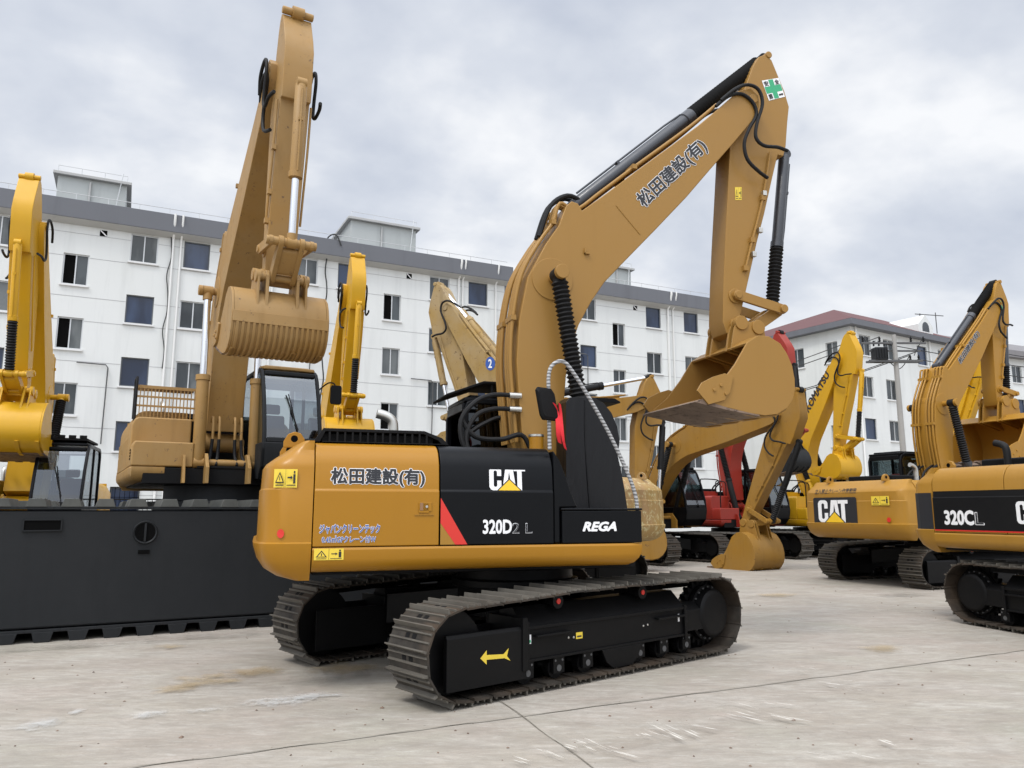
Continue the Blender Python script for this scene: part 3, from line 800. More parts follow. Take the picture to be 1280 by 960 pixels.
def base_upper(root, paintm='tan', dz=0, dark='black_matt', cabframe='black', glass='cab_glass', cabroof=None, right='plain', cwmat=None, grille=True, tank=True, cabdetail=True, cab_on=True, rail=True, seat='seat_red'):
    Zs = lambda P: [(y, z+dz) for y, z in P]
    fr = MB(); fr.box(-2.33, .92, -1.2, 1.2, 1.04+dz, 1.285+dz); fr.box(-.6, .93, -.44, .40, 1.286+dz, 1.33+dz)
    fr.box(-2.3, -.62, -1.1, 1.1, 1.286+dz, 2.2+dz)
    fr.build('upper_frame', dark, root, bevel=.01)
    sk = MB(); xf = Matrix.Translation((0, 0, dz)); sk.xf = xf
    skirt(sk, -2.345, .93, -1); skirt(sk, -2.345, 1.25, 1)
    sk.build('frame_skirt', paintm, root, ang=30)
    for s, x0, x1, nm in ((1, -2.345, -1.45, 'side_door'), (1, -1.44, -.60, 'side_door'), (-1, -2.345, -1.195, 'side_door')):
        d = MB(xf); d.sect(rsec(s=s), x0, x1); dd = d.build(nm, paintm, root, bevel=.012)
        l = MB(xf); yy = s*1.378; xl = x1-.2
        l.box(xl, xl+.1, min(yy, yy+s*.006), max(yy, yy+s*.006), 1.60, 1.69); l.build('door_latch', paintm, dd, bevel=.004)
    d = MB(xf); d.sect(rsec(s=-1), -1.185, -.04); eng = d.build('engine_panel', paintm if right == 'plain' else 'black', root, bevel=.012)
    if tank:
        t = MB(xf); t.sect([(-.50, 1.30), (-1.372, 1.30), (-1.372, 1.95), (-1.34, 2.05), (-1.28, 2.09), (-.50, 2.09)], -.03, .50)
        t.sect([(-.50, 1.30), (-1.372, 1.30), (-1.372, 1.60), (-1.34, 1.68), (-.50, 1.68)], .51, .925)
        t.build('tank', paintm, root, bevel=.025, seg=3)
    hd = MB(xf); hd.box(-2.34, -.62, -1.0, 1.0, 2.201, 2.262); hd.box(-2.1, -1.2, -.6, .6, 2.263, 2.38)
    h = hd.build('engine_hood', dark, root, bevel=.03, seg=3)
    ex = MB(xf); ex.tube([(-1.55, -.75, 2.25), (-1.55, -.75, 2.48), (-1.60, -.75, 2.56), (-1.72, -.75, 2.60)], .05, seg=14); ex.build('exhaust_pipe', 'zinc', h)
    cw = counterweight(root, cwmat or paintm, z0=1.0+dz, z1=2.26+dz)
    c = None
    if cab_on: c = cab(root, cabframe, glass, cabroof, dz=dz, detail=cabdetail, seat=seat)
    if rail:
        r_ = MB(xf); r_.tube([(.88, -1.3, 1.7), (.88, -1.3, 2.35), (.84, -1.3, 2.55), (.7, -1.3, 2.62), (.1, -1.3, 2.66), (-.02, -1.3, 2.6), (-.03, -1.3, 2.1)], .018)
        r_.tube([(.45, -.6, 2.1), (.45, -.6, 2.5), (.3, -.6, 2.58), (0, -.6, 2.58), (0, -.6, 2.2)], .018)
        r_.build('handrail', 'black_matt', root)
    return dict(eng=eng, hood=h, cw=cw, cab=c)

def excavator(C, heading, tracks, name='excavator', label='', group=None):
    root = empty(name, (C[0], C[1], 0), R(90-heading)); tag(root, label, 'excavator', group)
    if tracks is not None: undercarriage(root, R(heading-tracks))
    return root
def joints(C, a, tip, pin): return survey(*tip, C, a, 0), survey(*pin, C, a, 0)

# ================================================================== the excavators
def quad(C, a, off, TL, TR, BR, BL):
    """a sticker read off the photo by its four corners, lying on the plane off metres left of the centre line"""
    P = [Vector((s, off, z)) for s, z in (survey(*q, C, a, off) for q in (TL, TR, BR, BL))]
    nrm = Vector((0, -1 if off < 0 else 1, 0))
    return lambda u, v, l: (P[3]*(1-u)+P[2]*u)*(1-v)+(P[0]*(1-u)+P[1]*u)*v+nrm*l

# ---- the freshly painted crawler excavator in the middle
G_MAIN = None
main = excavator(MC, MA, 49.43+180, label='large freshly painted tan and black excavator in the middle foreground, standing on the concrete', name='excavator')
g = front_gear(main, TIP0, PIN0, math.degrees(math.atan2(TIPB0[1]-PIN0[1], TIPB0[0]-PIN0[0])), 'tan_boom_sheen', cyl='cylinder_grey', boots=True, bw=.60, armw=.34, bkw=1.30, teeth=False, foothoses=False)
u = base_upper(main, 'tan', right='black', tank=False, rail=False, cabframe='black', glass='cab_glass_dark')
# storage box and fender on the right front
b = MB(); b.box(.05, .925, -1.372, -.5, 1.30, 1.62); b.box(.04, .935, -1.378, -.48, 1.623, 1.645)
box_o = b.build('tool_box', 'black', main, bevel=.02, seg=3)
b = MB(); b.prism([(-.03, 1.30), (.04, 1.30), (.04, 1.646), (.23, 1.65), (.16, 1.80), (.10, 1.98), (.04, 2.12), (-.03, 2.22)], -1.35, -.75)
b.build('fender', 'black', main, bevel=.02, seg=3)
# slatted guard on the hood
b = MB()
b.prism([(-2.36, 2.262), (-2.27, 2.395), (-1.30, 2.395), (-1.12, 2.33), (-1.05, 2.262), (-1.12, 2.262), (-1.16, 2.305), (-1.31, 2.365), (-2.25, 2.365), (-2.30, 2.262)], -1.12, -.25)
for k in range(14): b.box(-2.22+k*.072, -2.200+k*.072, -1.118, -1.09, 2.262, 2.364)
b.box(-2.28, -1.20, -1.06, -.4, 2.263, 2.35)
b.box(-2.28, -1.12, -1.119, -1.085, 2.2621, 2.272)
b.build('hood_guard', 'black_matt', u['hood'], bevel=.004)
# lettering and marks on the right side
sd = lambda x0, z0: (lambda a, b_, l: Vector((x0+a, -(side_y(z0+b_)+l), z0+b_)))
side_door = [o for o in main.children if o.name.startswith('side_door')][-1]
write('松田建設(有)', sd(-2.20, 1.842), .86, .165, 'ink', side_door, bold=.034, outline=.042)
write('ジャパンクリーンテック', sd(-2.29, 1.418), .54, .078, 'blue_ink', side_door, bold=.022, outline=.05)
write('0.45㎥GPクレーン付W', sd(-2.265, 1.335), .48, .062, 'blue_ink', side_door, bold=.012, outline=.05)
b = MB(); b.box(-1.39, -1.27, -1.384, -1.376, 1.615, 1.70); b.build('door_latch_plate', 'tan', side_door, bevel=.003)
b = MB(); b.box(-1.382, -1.352, -1.386, -1.3845, 1.622, 1.693); b.mi = 1; b.cyl((-1.318, -1.384, 1.658), (-1.318, -1.389, 1.658), .012); b.build('keyhole', ['tan_brown', 'zinc'], side_door)
b = MB(); b.box(-1.43, -1.25, -1.383, -1.376, 1.578, 1.584); b.build('door_ridge', 'tan_satin', side_door)
cat_logo(sd(-.70, 1.815), .37, .225, u['eng'])
fl = lambda p: p
write('320D', sd(-.765, 1.405), .285, .125, 'white_letter', u['eng'], bold=.034, space=1.0)
write('2 L', sd(-.47, 1.405), .20, .095, 'white_letter', u['eng'], bold=.012)
write('2 L', sd(-.468, 1.408), .196, .089, 'ink', u['eng'], bold=-.012, lift=.006)
shapes(sd(-1.183, 1.305), [('tan_satin', [(0, 0), (.145, 0), (0, .20)], 0), ('red_mark', [(.145, 0), (.262, 0), (0, .435), (0, .20)], 1)], u['eng'], 'red_stripe')
write('REGA', sd(.27, 1.42), .36, .085, 'white_letter', box_o, bold=.05, shear=.3, lift=.004)
sk = [o for o in main.children if o.name.startswith('frame_skirt')][0]
warning(lambda a, b_, l: Vector((-2.33+a, -(1.386+l), 1.185+b_)), .26, .10, sk)
# stickers on the rounded corner of the counterweight
def cwp(x0, z0):
    def f(a, b_, l):
        x = x0+a; e = min(max((-2.355-x)/(.505-.03), 0), .999)
        c = e**(1/.42); s_ = math.sqrt(max(1-c*c, 0)); zz = z0+b_
        return Vector((x-.3*l, -((1.375-.016)*s_**.30+l+.004), zz))
    return f
def subdiv_sticker(place, w, h, parent, nm, items):
    return shapes(place, items, parent, nm, lift=.006)
warning(cwp(-2.70, 1.825), .20, .165, u['cw'])
shapes(cwp(-2.62, 1.42), [('red_mark', [(.03*math.cos(t*math.pi/8), .04*math.sin(t*math.pi/8)) for t in range(16)], 0)], u['cw'], 'reflector', lift=.008)
# boom and arm lettering
o_ = -(g['h'])
write('松田建設(有)', (lambda q: (lambda a, b_, l: q(a/2.0, b_/.5, l)))(quad(MC, MA, o_, (793, 245), (872, 171), (887, 189), (808, 263))), 2.0, .5, 'ink', g['boom'], bold=.028, outline=.032, lift=.004)
q = quad(MC, MA, -g['aw'], (952, 101), (973, 97.5), (981, 121), (961, 126))
shapes(q, [('white_letter', [(0, 0), (1, 0), (1, 1), (0, 1)], 0), ('green_mark', [(.02, .33), (.36, .33), (.36, .02), (.64, .02), (.64, .33), (.98, .33), (.98, .67), (.64, .67), (.64, .98), (.36, .98), (.36, .67), (.02, .67)], 1)], g['arm'], 'safety_sign', lift=.004)
for ch, u0, v0 in (('安', .06, .70), ('全', .69, .70), ('第', .06, .05), ('一', .69, .13)):
    write(ch, (lambda u0, v0: (lambda a, b_, l: q(u0+a, v0+b_, l)))(u0, v0), .24, .24 if ch != '一' else .05, 'ink', g['arm'], bold=.03, lift=.008)
warning(quad(MC, MA, -g['aw'], (918.5, 234), (927, 234), (927, 250), (919, 250)), 1, 1, g['arm'])
# black cover wrapped round the near lift cylinder
cv = [survey(*p, MC, MA, -.5) for p in ((701, 505), (706, 499), (735, 499), (747, 506), (757, 518), (764, 535), (767, 552), (765, 572), (769, 590), (773, 612), (777, 640), (777, 680), (701, 680))]
b = MB(); b.prism(cv, -.66, -.36)
b.tube([(x, -.665, z) for x, z in [survey(*p, MC, MA, -.66) for p in ((731, 500), (731, 540), (733, 580), (737, 636))]], .008)
b.build('cylinder_cover', 'plastic_sheet', main, bevel=.06, seg=4)
# hoses at the arm cylinder foot and long hoses behind the boom
b = MB(); af = g['af']
for yy in (-.05, .06): b.tube([(af[0]+.12, yy, af[1]+.08), (af[0]-.1, yy-.05, af[1]+.12), (af[0]-.36, yy-.12, af[1]-.08), (af[0]-.52, yy-.15, af[1]-.5)], .03)
b.build('cylinder_hoses', 'rubber', g['boom'])
b = MB()
for (z0, z1, dx) in ((2.92, 2.5, -.76), (2.76, 2.45, -.70)):
    b.tube([(-.12, -.30, z0), (-.35, -.34, z0-.01), (-.58, -.42, z0-.10), (dx, -.45, z0-.32), (dx+.02, -.48, z1-.18), (-.60, -.48, 2.26)], .027)
b.tube([(-.76, -.42, 2.62), (-.6, -.45, 2.42), (-.3, -.42, 2.40), (-.05, -.40, 2.46), (.06, -.40, 2.3)], .028)
b.build('main_hoses', 'rubber', g['boom'])
b = MB()
for z0 in (2.92, 2.76): b = MB(); b.cyl((-.16, -.30, z0), (-.02, -.30, z0), .035, seg=12); b.build('hose_fitting', 'zinc', g['boom'])
b = MB(); b.cyl((.12, -.42, 2.22), (.12, -.42, 2.44), .085); b.mi = 1; b.cyl((.12, -.42, 2.441), (.12, -.42, 2.465), .09); b.build('filler_cap', ['tan', 'zinc'], main)
wp_ = [survey(*p, MC, MA, -g['h']) for p in ((770, 257), (784, 274), (800, 293))]
b = MB(); b.tube([(x, -g['h']-.002, z) for x, z in wp_], .006, smooth=False, seg=6); b.build('weld_seam', 'tan_boom_sheen', g['boom'])
bx, bz = survey(733, 316, MC, MA, -g['h'])
b = MB(); b.box(bx-.035, bx+.035, -g['h']-.03, -g['h']+.01, bz-.02, bz+.0); b.box(bx-.035, bx-.015, -g['h']-.03, -g['h']+.01, bz-.02, bz+.05); b.build('bracket', 'tan_boom_sheen', g['boom'])
for p in ((955, 242), (950, 288), (942, 318), (843, 222), (763, 240)):
    ax_, az_ = survey(*p, MC, MA, -g['aw']-.03); b = MB(); b.box(ax_-.03, ax_+.03, -g['aw']-.06, -g['aw']-.005, az_-.035, az_+.035)
    if p[0] > 900: b.build('pipe_clamp', 'zinc', g['arm'], bevel=.006)
    else: b.bm.free()
# spiral wrapped handrail, mirror and ribbon
rl = [survey(*p, MC, MA, -1.32) for p in ((687, 562), (686, 500), (686, 468), (692, 455), (704, 452), (716, 465), (738, 500), (762, 543), (783, 588), (794, 618), (797, 642))]
b = MB(); b.tube([(x, -1.32, z) for x, z in rl], .020, seg=10); b.build('handrail', 'spiral_wrap', main)
mx, mz = survey(684, 505, MC, MA, -1.36)
b = MB()
pr = [(-.5, -.36), (-.40, -.5), (.40, -.5), (.5, -.4), (.5, .34), (.36, .5), (-.36, .5), (-.5, .40)]
for k in (0,):
    rings = []
    for t, s_ in ((-.035, .80), (-.02, .97), (.02, 1), (.03, .95)):
        rings.append([Vector((mx+u_*.235*s_-.06*v_, -1.36+t*1.0+u_*.10, mz+v_*.335*s_)) for u_, v_ in pr])
    b.loft(rings)
b.tube([(mx+.05, -1.33, mz), (mx+.10, -1.325, mz-.03)], .02, smooth=False)
b.build('mirror', 'black_matt', main, bevel=.008)
b = MB()
for dx, wd, ln in ((.06, .018, .40), (.11, .012, .46)):
    P = []
    for k in range(7):
        t = k/6; P.append((mx+dx+.10*t+.03*math.sin(5*t+dx*9), -1.36+.03*math.sin(7*t), mz+.02-ln*t, wd*(1+.5*math.sin(3*t))))
    b.loft([[(x-w_, y-.004, z), (x+w_, y-.004, z-.02), (x+w_, y+.004, z-.02), (x-w_, y+.004, z)] for x, y, z, w_ in P])
b.build('red_ribbon', 'cloth_red', main)
# roof hatch plate and visor on the cab
b = MB()
b.prism([(-.72, 3.02), (-.25, 3.20), (.55, 3.20), (.55, 3.17), (-.24, 3.17), (-.71, 2.995)], .45, 1.25)
for k in range(4): b.box(-.15+k*.18, -.12+k*.18, .47, .5, 3.03, 3.17)
b.build('roof_guard', 'black_matt', u['cab'], bevel=.006)
b = MB(); b.prism([(.95, 3.06), (1.52, 3.06), (1.60, 3.02), (1.60, 3.0), (.95, 3.02)], .44, 1.34); b.build('sun_visor', 'black_matt', u['cab'], bevel=.006)
# marks on the near track frame (the track on the machine's right, guard box in front)
near = [o for o in main.children if o.name.startswith('crawler_track')]
tf = [c for t in near for c in t.children if c.name.startswith('track_frame')]
def track_marks(fr, sgn):
    yy = sgn*.2365
    P = lambda a, b_, l: Vector((a, yy+sgn*l, b_))
    ar = [(1.62, .37), (1.55, .43), (1.55, .39), (1.36, .375), (1.30, .42), (1.32, .355), (1.28, .31), (1.35, .34), (1.55, .35), (1.55, .31)]
    shapes(P, [('sticker_yellow', ar, 0)], fr, 'arrow_mark')
    P2 = lambda a, b_, l: Vector((a, sgn*(.2005+l), b_))
    shapes(P2, [('sticker_yellow', [(.33, .40), (.42, .40), (.42, .46), (.33, .46)], 0), ('ink', [(.345, .415), (.405, .415), (.405, .43), (.345, .43)], 1)], fr, 'yellow_label')
    shapes(P2, [('white_letter', [(1.00, .42), (1.03, .42), (1.03, .50), (1.00, .50)], 0), ('green_mark', [(1.005, .43), (1.025, .43), (1.025, .455), (1.005, .455)], 1), ('white_letter', [(-1.19, .42), (-1.16, .42), (-1.16, .50), (-1.19, .50)], 0)], fr, 'frame_label')
# the undercarriage faces left, so its left side (+1) is the near one
track_marks([c for c in protos[1][1] if c.name.startswith('track_frame')][0], 1)

# ---- shared dressing for the others
def lettering_on(C, a, off, text, TL, TR, BR, BL, parent, mat='ink', bold=.028, outline=.03, shear=0):
    q = quad(C, a, off, TL, TR, BR, BL); return write(text, lambda x, y, l: q(x, y, l), 1, 1, mat, parent, bold=bold, outline=outline, shear=shear, lift=.006)

# ---- tan excavator seen from behind on the right
C, A = (9.95, 18.3), 65
m10 = excavator(C, A, 250, label='clean tan excavator on the right with a black logo plate on its counterweight')
t, p = joints(C, A, (1236, 383), (1242, 503))
g10 = front_gear(m10, t, p, -126, 'tan_satin', cyl='cylinder_grey', teeth=True, bkw=1.8, bootbk=True, bscale=1.42)
u10 = base_upper(m10, 'tan_satin', cabframe='black', tank=True, rail=False)
def rear(y0, z0, s=-1):
    """viewed from behind: u runs from the machine's left to its right"""
    return lambda a, b_, l: Vector((cw_x(y0-a, z0+b_)-.004-l, y0-a, z0+b_))
P = rear(1.0, 1.24)
shapes(lambda a, b_, l: Vector((-2.832-l, .98-a, 1.30+b_)), [('ink', [(.03, 0), (1.18, 0), (1.21, .03), (1.21, .57), (1.18, .6), (.03, .6), (0, .57), (0, .03)], 0)], u10['cw'], 'logo_plate', lift=.0)
cat_logo(lambda a, b_, l: Vector((-2.836-l, .84-a, 1.35+b_)), .84, .49, u10['cw'])
write('立入禁止クレーン作業範囲', lambda a, b_, l: Vector((-2.80+.45*b_-l, .95-a, 1.985+b_)), 1.15, .11, 'ink', u10['cw'], bold=.015, lift=.01)
warning(lambda a, b_, l: Vector((-2.832-l, -.62-a, 1.72+b_)), .44, .19, u10['cw'])
shapes(lambda a, b_, l: Vector((-2.834-l, -1.02-a, 1.42+b_)), [('red_mark', [(.05*math.cos(t_*math.pi/8), .05*math.sin(t_*math.pi/8)) for t_ in range(16)], 0)], u10['cw'], 'reflector')
lettering_on(C, A, -g10['h'], '松田建設(有)', (1197, 449), (1221, 412), (1225, 419), (1201, 457), g10['boom'])
q = quad(C, A, -g10['aw'], (1243, 378), (1251, 376), (1254, 388), (1246, 390)); shapes(q, [('green_mark', [(0, 0), (1, 0), (1, 1), (0, 1)], 0)], g10['arm'], 'safety_sign')

# ---- older type at the right edge, side on
C, A = (8.42, 9.98), 160
m11 = excavator(C, A, 166, label='tan excavator cut off by the right edge, black side band with white model number')
g11 = front_gear(m11, (3.6, 7.2), (3.4, 4.0), -125, 'tan_satin', cyl='tan_satin', boots=False)
u11 = base_upper(m11, 'tan_satin', cabframe='black', tank=True, rail=True)
for d_ in [c_ for o_2 in m11.children for c_ in o_2.children if c_.name.startswith('door_latch')]: bpy.data.objects.remove(d_)
for c_ in u11['hood'].children:
    if c_.name.startswith('exhaust_pipe'): c_.data.materials[0] = M['rubber']
# black band along the right side
b = MB(); b.sect([(-1.377, 1.34), (-1.3795, 1.34), (-1.3795, 1.80), (-1.366, 1.815), (-1.358, 1.90), (-1.354, 1.90), (-1.363, 1.812), (-1.377, 1.80)], -2.33, -.05); band = b.build('side_band', 'black_matt', m11)
b = MB(); b.box(-2.33, -.05, -1.382, -1.378, 1.322, 1.339); b.build('red_line', 'red_mark', m11)
sp_ = lambda x0, z0: (lambda a, b_, l: Vector((x0+a, -(1.3805+l), z0+b_)))
write('320C', sp_(-2.14, 1.42), .47, .19, 'white_letter', band, bold=.045)
write('L', sp_(-1.64, 1.42), .13, .17, 'white_letter', band, bold=.02); write('L', sp_(-1.635, 1.425), .12, .16, 'ink', band, bold=-.012, lift=.006)
cat_logo(sp_(-1.02, 1.44), .46, .30, band)
shapes(cwp(0, 0), [('ink', [(-2.36, 1.34), (-2.36, 1.88), (-2.44, 1.88), (-2.44, 1.34)], 0), ('ink', [(-2.44, 1.34), (-2.44, 1.88), (-2.52, 1.88), (-2.52, 1.34)], 0), ('ink', [(-2.52, 1.34), (-2.52, 1.88), (-2.60, 1.88), (-2.60, 1.34)], 0), ('ink', [(-2.60, 1.34), (-2.60, 1.88), (-2.68, 1.88), (-2.68, 1.34)], 0)], u11['cw'], 'side_band_end')

# ---- excavator standing on amphibious pontoons
C, A = (-4.99, 13.05), 150
sw = empty('amphibious_excavator', (C[0], C[1], 0), R(90-A)); tag(sw, 'tan excavator raised on long charcoal pontoons with cleated belts, at the left', 'excavator')
DZ = .98
gs = front_gear(sw, (3.95, 7.45), (3.88, 4.62), -138, 'tan_pale_haze', cyl='tan_pale_haze', boots=False, dz=DZ, ribs=True, teeth=False, bkw=1.18, bw=.56, armw=.38, bscale=.85, lip='lip_steel', sep=.42, thin=.8)
us = base_upper(sw, 'tan_pale_haze', dz=DZ, cabframe='charcoal', cabroof='tan_pale_haze', tank=True, rail=False, glass='cab_glass')
b = MB(Matrix.Translation((0, 0, DZ)))
for x in (-.75, .2):
    pass
# guard mesh on the right side walkway
for k in range(17): b.box(.10, .115, -1.32+k*.055, -1.305+k*.055, 2.1, 2.62)
for zz in (2.1, 2.3, 2.45, 2.60): b.box(.095, .12, -1.33, -.42, zz, zz+.03)
b.box(-.45, .12, -1.33, -.42, 2.63, 2.65)
b.build('guard_mesh', 'tan_pale_haze', sw)
b = MB(Matrix.Translation((0, 0, DZ)))
for yy in (-.22, -.12, .12, .22): b.tube([(.62, yy, 2.05), (.74, yy, 2.12), (.80, yy, 1.95), (.80, yy, 1.75)], .022)
b.mi = 1
for yy in (-.22, -.12, .12, .22): b.tube([(.80, yy, 1.76), (.82, yy*1.1, 1.5), (.9, yy*1.3, 1.36), (.8, yy*1.2, 1.3)], .026)
b.build('front_hoses', ['tan_pale_haze', 'rubber'], sw)
shapes(lambda a, b_, l: cwp(0, DZ)(a, 0, l)+Vector((0, 0, b_)), [('ink', [(-2.62, 1.38), (-2.62, 1.70), (-2.74, 1.70), (-2.74, 1.38)], 0), ('white_letter', [(-2.64, 1.45), (-2.64, 1.62), (-2.68, 1.62), (-2.68, 1.45)], 1)], us['cw'], 'side_mark')
b = MB(Matrix.Translation((0, 0, DZ)))
for k in range(4): b.box(.62, .78, -1.380, -1.376, 1.40+k*.045, 1.425+k*.045)
b.build('vent_slots', 'dark_void', sw)
b = MB(Matrix.Translation((0, 0, DZ))); b.tube([(.3, -1.33, 1.2), (.3, -1.33, 2.6), (.24, -1.33, 2.72)], .02); b.tube([(.0, -1.33, 2.1), (.0, -1.33, 2.68), (.24, -1.33, 2.72)], .02); b.build('handrail', 'rubber', sw)
mirror(sw, (1.25, 1.62, 2.55+DZ), [(1.12, 1.36, 2.62+DZ), (1.2, 1.5, 2.75+DZ), (1.25, 1.6, 2.72+DZ), (1.25, 1.6, 2.55+DZ)])
PA = 61.7; prz = R(A-PA)
def pont(y0, y1, nm='pontoon'):
    mb = MB()
    hull = [(-3.0, .17), (3.0, .17), (3.7, .36), (4.25, .72), (4.5, 1.1), (4.45, 1.42), (4.2, 1.62), (-4.2, 1.62), (-4.45, 1.42), (-4.5, 1.1), (-4.25, .72), (-3.7, .36)]
    mb.prism(hull, y0, y1)
    o = mb.build(nm, 'charcoal', sw, bevel=.03, seg=3); o.rotation_euler = (0, 0, prz)
    ring = hull; L = [0]
    pts, pit = resample(hull, 50)
    bl = MB(); n = len(pts); Y = Vector((0, 1, 0)); ym = (y0+y1)/2; hw = (y1-y0)/2
    big = [(x*1.0+math.copysign(.05, x)*(abs(x) > 4), z+(.07 if z > 1.5 else -.07 if z < .2 else 0)) for x, z in hull]
    for i, pnt in enumerate(pts):
        a = pts[i-1]; c = pts[(i+1) % n]; T = Vector((c[0]-a[0], 0, c[1]-a[1])).normalized(); Nn = Vector((T.z, 0, -T.x))
        cc = Vector((pnt[0], ym, pnt[1]))
        top = pnt[1] > 1.5
        hh_ = .15 if top else .17; prof = [(-.12, .045), (-.085, hh_), (.085, hh_), (.12, .045)]
        bl.mi = 1 if top else 0
        bl.loft([[cc+T*u_+Nn*v_+Y*yy for u_, v_ in prof] for yy in (-hw-.03, hw+.03)])
        bl.mi = 0
        bl.loft([[cc+T*u_+Nn*v_+Y*yy for u_, v_ in ((-.5*pit, .012), (-.5*pit, .05), (.5*pit, .05), (.5*pit, .012))] for yy in (-hw-.02, hw+.02)])
    k = bl.build('cleated_belt', ['charcoal', 'cleat_grey'], o, bevel=.006)
    return o
paint('cleat_grey', (.045, .048, .044), .6, .7, (.12, .12, .105), coat=0)
pn = pont(-2.32, -.98); pf = pont(.98, 2.32)
b = MB(); yy = -2.335
b.box(-2.55, -2.12, yy-.012, yy+.01, 1.36, 1.375); b.box(-2.55, -2.12, yy-.012, yy+.01, 1.495, 1.51); b.box(-2.55, -2.535, yy-.012, yy+.01, 1.36, 1.51); b.box(-2.135, -2.12, yy-.012, yy+.01, 1.36, 1.51)
b.mi = 1; b.box(-2.535, -2.135, yy, yy+.012, 1.375, 1.495); b.build('lifting_slot', ['charcoal', 'dark_void'], pn)
b = MB(); b.mi = 1; b.box(-1.22, -1.08, yy, yy+.012, 1.05, 1.10); b.build('drain_slot', ['charcoal', 'dark_void'], pn)
b = MB(); b.mi = 1; b.cyl((-1.15, yy+.012, 1.33), (-1.15, yy, 1.33), .125, seg=28)
b.mi = 0; b.lathe((-1.15, yy+.01, 1.33), (-1.15, yy-.016, 1.33), [(0, .155), (1, .142)], 28, cap=False); b.lathe((-1.15, yy-.016, 1.33), (-1.15, yy, 1.33), [(0, .142), (1, .125)], 28, cap=False); b.box(-1.163, -1.137, yy-.014, yy-.001, 1.21, 1.45)
b.build('inspection_port', ['charcoal', 'dark_void'], pn)
b = MB(); b.box(-.7, .7, -1.0, 1.0, .95, 1.5)
for x in (-1.9, 1.9): b.box(x-.2, x+.2, -1.0, 1.0, 1.0, 1.4)
b.lathe((0, 0, 1.5), (0, 0, 2.02), [(0, .95), (.5, .95), (.52, .8), (1, .8)], 36)
o = b.build('centre_frame', 'charcoal', sw, bevel=.015); o.rotation_euler = (0, 0, prz)

# ---- yellow excavator at the left edge
def simple(C, A, track, tip, pin, bang, mats, label, boots=True, cyl=None, group=None, cabframe='black', cabglass='cab_glass', **k):
    r = excavator(C, A, track, label=label, group=group)
    t, p = joints(C, A, tip, pin) if isinstance(tip[0], int) else (tip, pin)
    gg = front_gear(r, t, p, bang, mats, cyl=cyl or mats, boots=boots, **k)
    uu = base_upper(r, mats, cabframe=cabframe, glass=cabglass)
    return r, gg, uu
m3, g3, u3 = simple((-10.4, 16.5), 160, 340, (38, 282), (22, 492), -112, 'yellow', 'yellow excavator at the left edge of the photo, its bucket hanging above the pontoon', boots=True)
b = MB(); b.box(-.3, 1.05, .5, 1.3, 3.04, 3.09)
for k in range(4): b.box(1.0, 1.06, .55+k*.2, .68+k*.2, 3.091, 3.15)
b.build('lamp_bar', 'black_matt', u3['cab'], bevel=.005)
# ---- yellow excavator behind, boom upright
m4, g4, u4 = simple((-5.05, 21.5), 156, 340, (442, 362), (434, 512), -125, 'yellow', 'plain yellow excavator behind the hood of the middle machine, boom and arm upright')
# ---- weathered tan one, boom over to the left
C, A = (.15, 16.6), -55
m6 = excavator(C, A, 66, label='weathered tan excavator with peeling paint, boom folded over left behind the middle machine')
t, p = joints(C, A, (566, 388), (590, 530))
g6 = front_gear(m6, t, p, -110, 'tan_worn', cyl='tan_worn', boots=False, lip='lip_steel')
u6 = base_upper(m6, 'tan_worn', cabframe='black_matt', tank=True, rail=False, cwmat='tan_peeling')
bs = g6['h']
q = quad(C, A, bs, (607, 446), (619, 446), (619, 463), (607, 463))
shapes(q, [('blue_ink', [(.5+.5*math.cos(k*math.pi/10), .5+.5*math.sin(k*math.pi/10)) for k in range(20)], 0)], g6['boom'], 'number_badge', lift=.006)
write('2', (lambda a, b_, l: q(.33+a, .2+b_, l)), .34, .6, 'white_letter', g6['boom'], bold=.03, lift=.01)
# ---- tan one whose arm stands just right of the middle cab
C, A = (-2.3, 19.6), 73
m6b, g6b, u6b = simple(C, A, 250, (800, 505), (797, 640), -125, 'tan_used', 'tan excavator hidden behind the middle machine, its arm upright beside the middle cab', boots=False, cyl='rubber')
# ---- tan one with its bucket down on the ground
C, A = (4.3, 25.4), 146
m7, g7, u7 = simple(C, A, 322, (978, 520), (938, 653), -124, 'tan_used', 'tan excavator arching its boom forward with the bucket set down on the concrete', boots=True, cyl='rubber', bscale=1.1)
# ---- red one
m8, g8, u8 = simple((7.6, 27.2), 150, 330, (971, 446), (984, 553), -112, 'red', 'red excavator between the tan one with its bucket down and the yellow lettered one', boots=True, cyl='rubber', bucketmat='charcoal', bscale=.8, bkw=.8)
# ---- yellow lettered one
C, A = (10.9, 28.4), 150
m9 = excavator(C, A, 128, label='bright yellow excavator with black lettering up its boom and its bucket held in the air')
t, p = joints(C, A, (1054, 447), (1051, 560))
g9 = front_gear(m9, t, p, -132, 'yellow', cyl='yellow', boots=True, bkw=1.1, bscale=.88)
u9 = base_upper(m9, 'yellow', cabframe='black_matt', tank=True, rail=True)
lettering_on(C, A, -g9['h'], 'KOMATSU', (1006, 508), (1032, 464), (1037, 469), (1011, 516), g9['boom'], outline=0, bold=.04)
# ---- yellow one far right
m12, g12, u12 = simple((16.9, 29.5), 150, 330, (1219, 452), (1206, 548), -125, 'yellow', 'yellow excavator seen through the gap under the boom of the right-hand tan machine')

